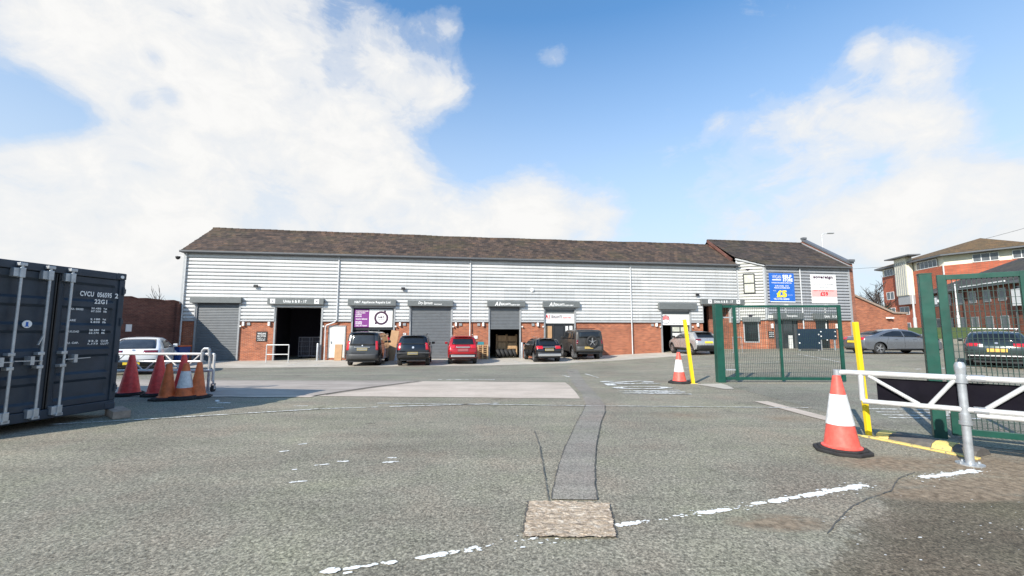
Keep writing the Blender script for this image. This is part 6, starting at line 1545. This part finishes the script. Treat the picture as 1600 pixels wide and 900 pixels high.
# ------------------------------------------------------------------ sky, sun, camera
SUN = Vector((-.496, -.687, .53)).normalized()
elev = math.asin(SUN.z); az = math.atan2(SUN.x, SUN.y)
w = bpy.data.worlds.new('World'); scene.world = w; w.use_nodes = True; nt = w.node_tree
for n_ in list(nt.nodes): nt.nodes.remove(n_)
out = nt.nodes.new('ShaderNodeOutputWorld'); bg = nt.nodes.new('ShaderNodeBackground'); nt.links.new(bg.outputs[0], out.inputs[0])
sky = nt.nodes.new('ShaderNodeTexSky'); sky.sky_type = 'NISHITA'; sky.sun_disc = False; sky.sun_elevation = elev; sky.sun_rotation = az
sky.air_density = 1.0; sky.dust_density = .6; sky.ozone_density = 2.2; sky.altitude = 50
tc = nt.nodes.new('ShaderNodeTexCoord'); gen = tc.outputs['Generated']
th = math.atan(68 / 660.); c_, s_ = math.cos(th), math.sin(th)
def ray(px, py):
    u, v = (px - 800) / 660., (450 - py) / 660.
    return Vector((u, c_ - v * s_, s_ + v * c_)).normalized()
# clouds: soft banks at bearings in the sky, broken up by noise
BL = [(40, 40, 170, .9), (200, 30, 150, .85), (340, 20, 150, .9), (460, 30, 110, .85), (430, 110, 90, .8), (300, 120, 80, .6), (170, 130, 70, .6), (590, 110, 90, .75), (660, 140, 70, .75), (705, 142, 40, .6), (700, 40, 36, .5), (580, 50, 60, .35),
      (220, 240, 100, .9), (330, 230, 110, 1.), (450, 220, 110, 1.), (540, 210, 80, .9), (590, 270, 90, .95), (640, 330, 100, 1.), (480, 320, 150, 1.), (300, 320, 150, 1.), (130, 310, 130, 1.), (20, 300, 120, 1.), (60, 380, 150, 1.), (250, 390, 150, .9),
      (800, 335, 70, .8), (860, 345, 80, .85), (940, 345, 60, .75), (720, 370, 70, .7), (50, 165, 80, -.5), (245, 88, 36, -.6), (270, 152, 34, -.6), (330, 150, 26, -.5), (215, 160, 30, -.5), (130, 185, 50, -.4), (10, 190, 50, -.25), (720, 230, 80, -.5), (1000, 60, 200, -.4), (1260, 60, 90, -.3),
      (1280, 185, 70, .62), (1390, 175, 90, .75), (1480, 190, 70, .66), (1190, 195, 80, .6), (1120, 190, 40, .45), (1300, 250, 100, .42), (1425, 78, 54, .7), (1350, 78, 46, .66), (1480, 105, 50, .45), (1450, 295, 70, .95), (1540, 310, 90, 1.), (1620, 320, 110, 1.), (1380, 350, 90, .9), (1500, 370, 140, .9), (1180, 375, 110, .65), (1280, 345, 80, .5), (858, 95, 26, .4), (880, 88, 26, .42), (1045, 175, 36, .45)]
tot = None
for px, py, rad, am in BL:
    d = ray(px, py); a = math.atan(rad / 660.) * 1.0
    # angular size falls off towards the picture's edge
    k = math.cos(math.atan(math.hypot(px - 800, py - 450) / 660.)) ** 1.5; a *= k
    dp = nt.nodes.new('ShaderNodeVectorMath'); dp.operation = 'DOT_PRODUCT'; nt.links.new(gen, dp.inputs[0]); dp.inputs[1].default_value = d
    kk = 1.7 / (1 - math.cos(a))
    e = mth(nt, 'MULTIPLY', mth(nt, 'POWER', math.e, mth(nt, 'MULTIPLY', mth(nt, 'SUBTRACT', dp.outputs['Value'], 1.), kk)), am)
    tot = e if tot is None else mth(nt, 'ADD', tot, e)
tot = mth(nt, 'MINIMUM', tot, 1.)
n1 = noise(nt, scl(nt, gen, (1, 1, 1.6)), 3.6, 10, .62, .35); n2 = noise(nt, scl(nt, gen, (1, 1, 1.5)), 11., 8, .66, .5)
nz = mth(nt, 'ADD', mth(nt, 'MULTIPLY', n1, .75), mth(nt, 'MULTIPLY', n2, .45))
dens = mth(nt, 'ADD', mth(nt, 'MULTIPLY', tot, .78), mth(nt, 'MULTIPLY', mth(nt, 'SUBTRACT', nz, .6), 1.75))
cov = ramp(nt, dens, [(.12, (0, 0, 0)), (.32, (.26,) * 3), (.5, (.68,) * 3), (.68, (.92,) * 3), (.88, (1,) * 3)])
cov.node.color_ramp.interpolation = 'EASE'
sepz = nt.nodes.new('ShaderNodeSeparateXYZ'); nt.links.new(gen, sepz.inputs[0])
haze = ramp(nt, sepz.outputs[2], [(0., (.95,) * 3), (.15, (.85,) * 3), (.3, (.6,) * 3), (.46, (.3,) * 3), (.62, (.04,) * 3)])
lp = 1.
skyc = mix(nt, 1., sky.outputs[0], (.58, 1.02, 1.22), 'MULTIPLY')
base = mix(nt, haze, skyc, (3.55, 3.85, 4.15))
cc_ = ramp(nt, mth(nt, 'ADD', mth(nt, 'MULTIPLY', dens, .8), mth(nt, 'MULTIPLY', n2, .4)), [(.2, (3.7, 3.82, 4.0)), (.55, (3.95, 4.02, 4.1)), (.85, (4.3, 4.3, 4.27)), (1.1, (4.5, 4.48, 4.42))])
fin_ = mix(nt, cov, base, cc_)
nt.links.new(fin_, bg.inputs[0]); bg.inputs[1].default_value = .1
sl = bpy.data.lights.new('sun', 'SUN'); sl.energy = 3.1; sl.angle = R(.53); sl.color = (1., .93, .82)
so = bpy.data.objects.new('sun', sl); COL.objects.link(so); so.rotation_euler = SUN.to_track_quat('Z', 'Y').to_euler(); so.location = (-20, -30, 30)
cam = bpy.data.cameras.new('camera'); cam.sensor_width = 36.; cam.lens = 660 / 1600 * 36; cam.clip_start = .05; cam.clip_end = 3000
co = bpy.data.objects.new('camera', cam); COL.objects.link(co); co.location = (0, 0, 1.6); co.rotation_euler = (R(90) + th, 0, 0); scene.camera = co
scene.view_settings.view_transform = 'Standard'; scene.view_settings.look = 'None'; scene.view_settings.exposure = 1.1; scene.view_settings.gamma = 1.
scene.render.engine = 'CYCLES'; scene.cycles.use_denoising = True; scene.cycles.max_bounces = 6
bpy.context.view_layer.update()
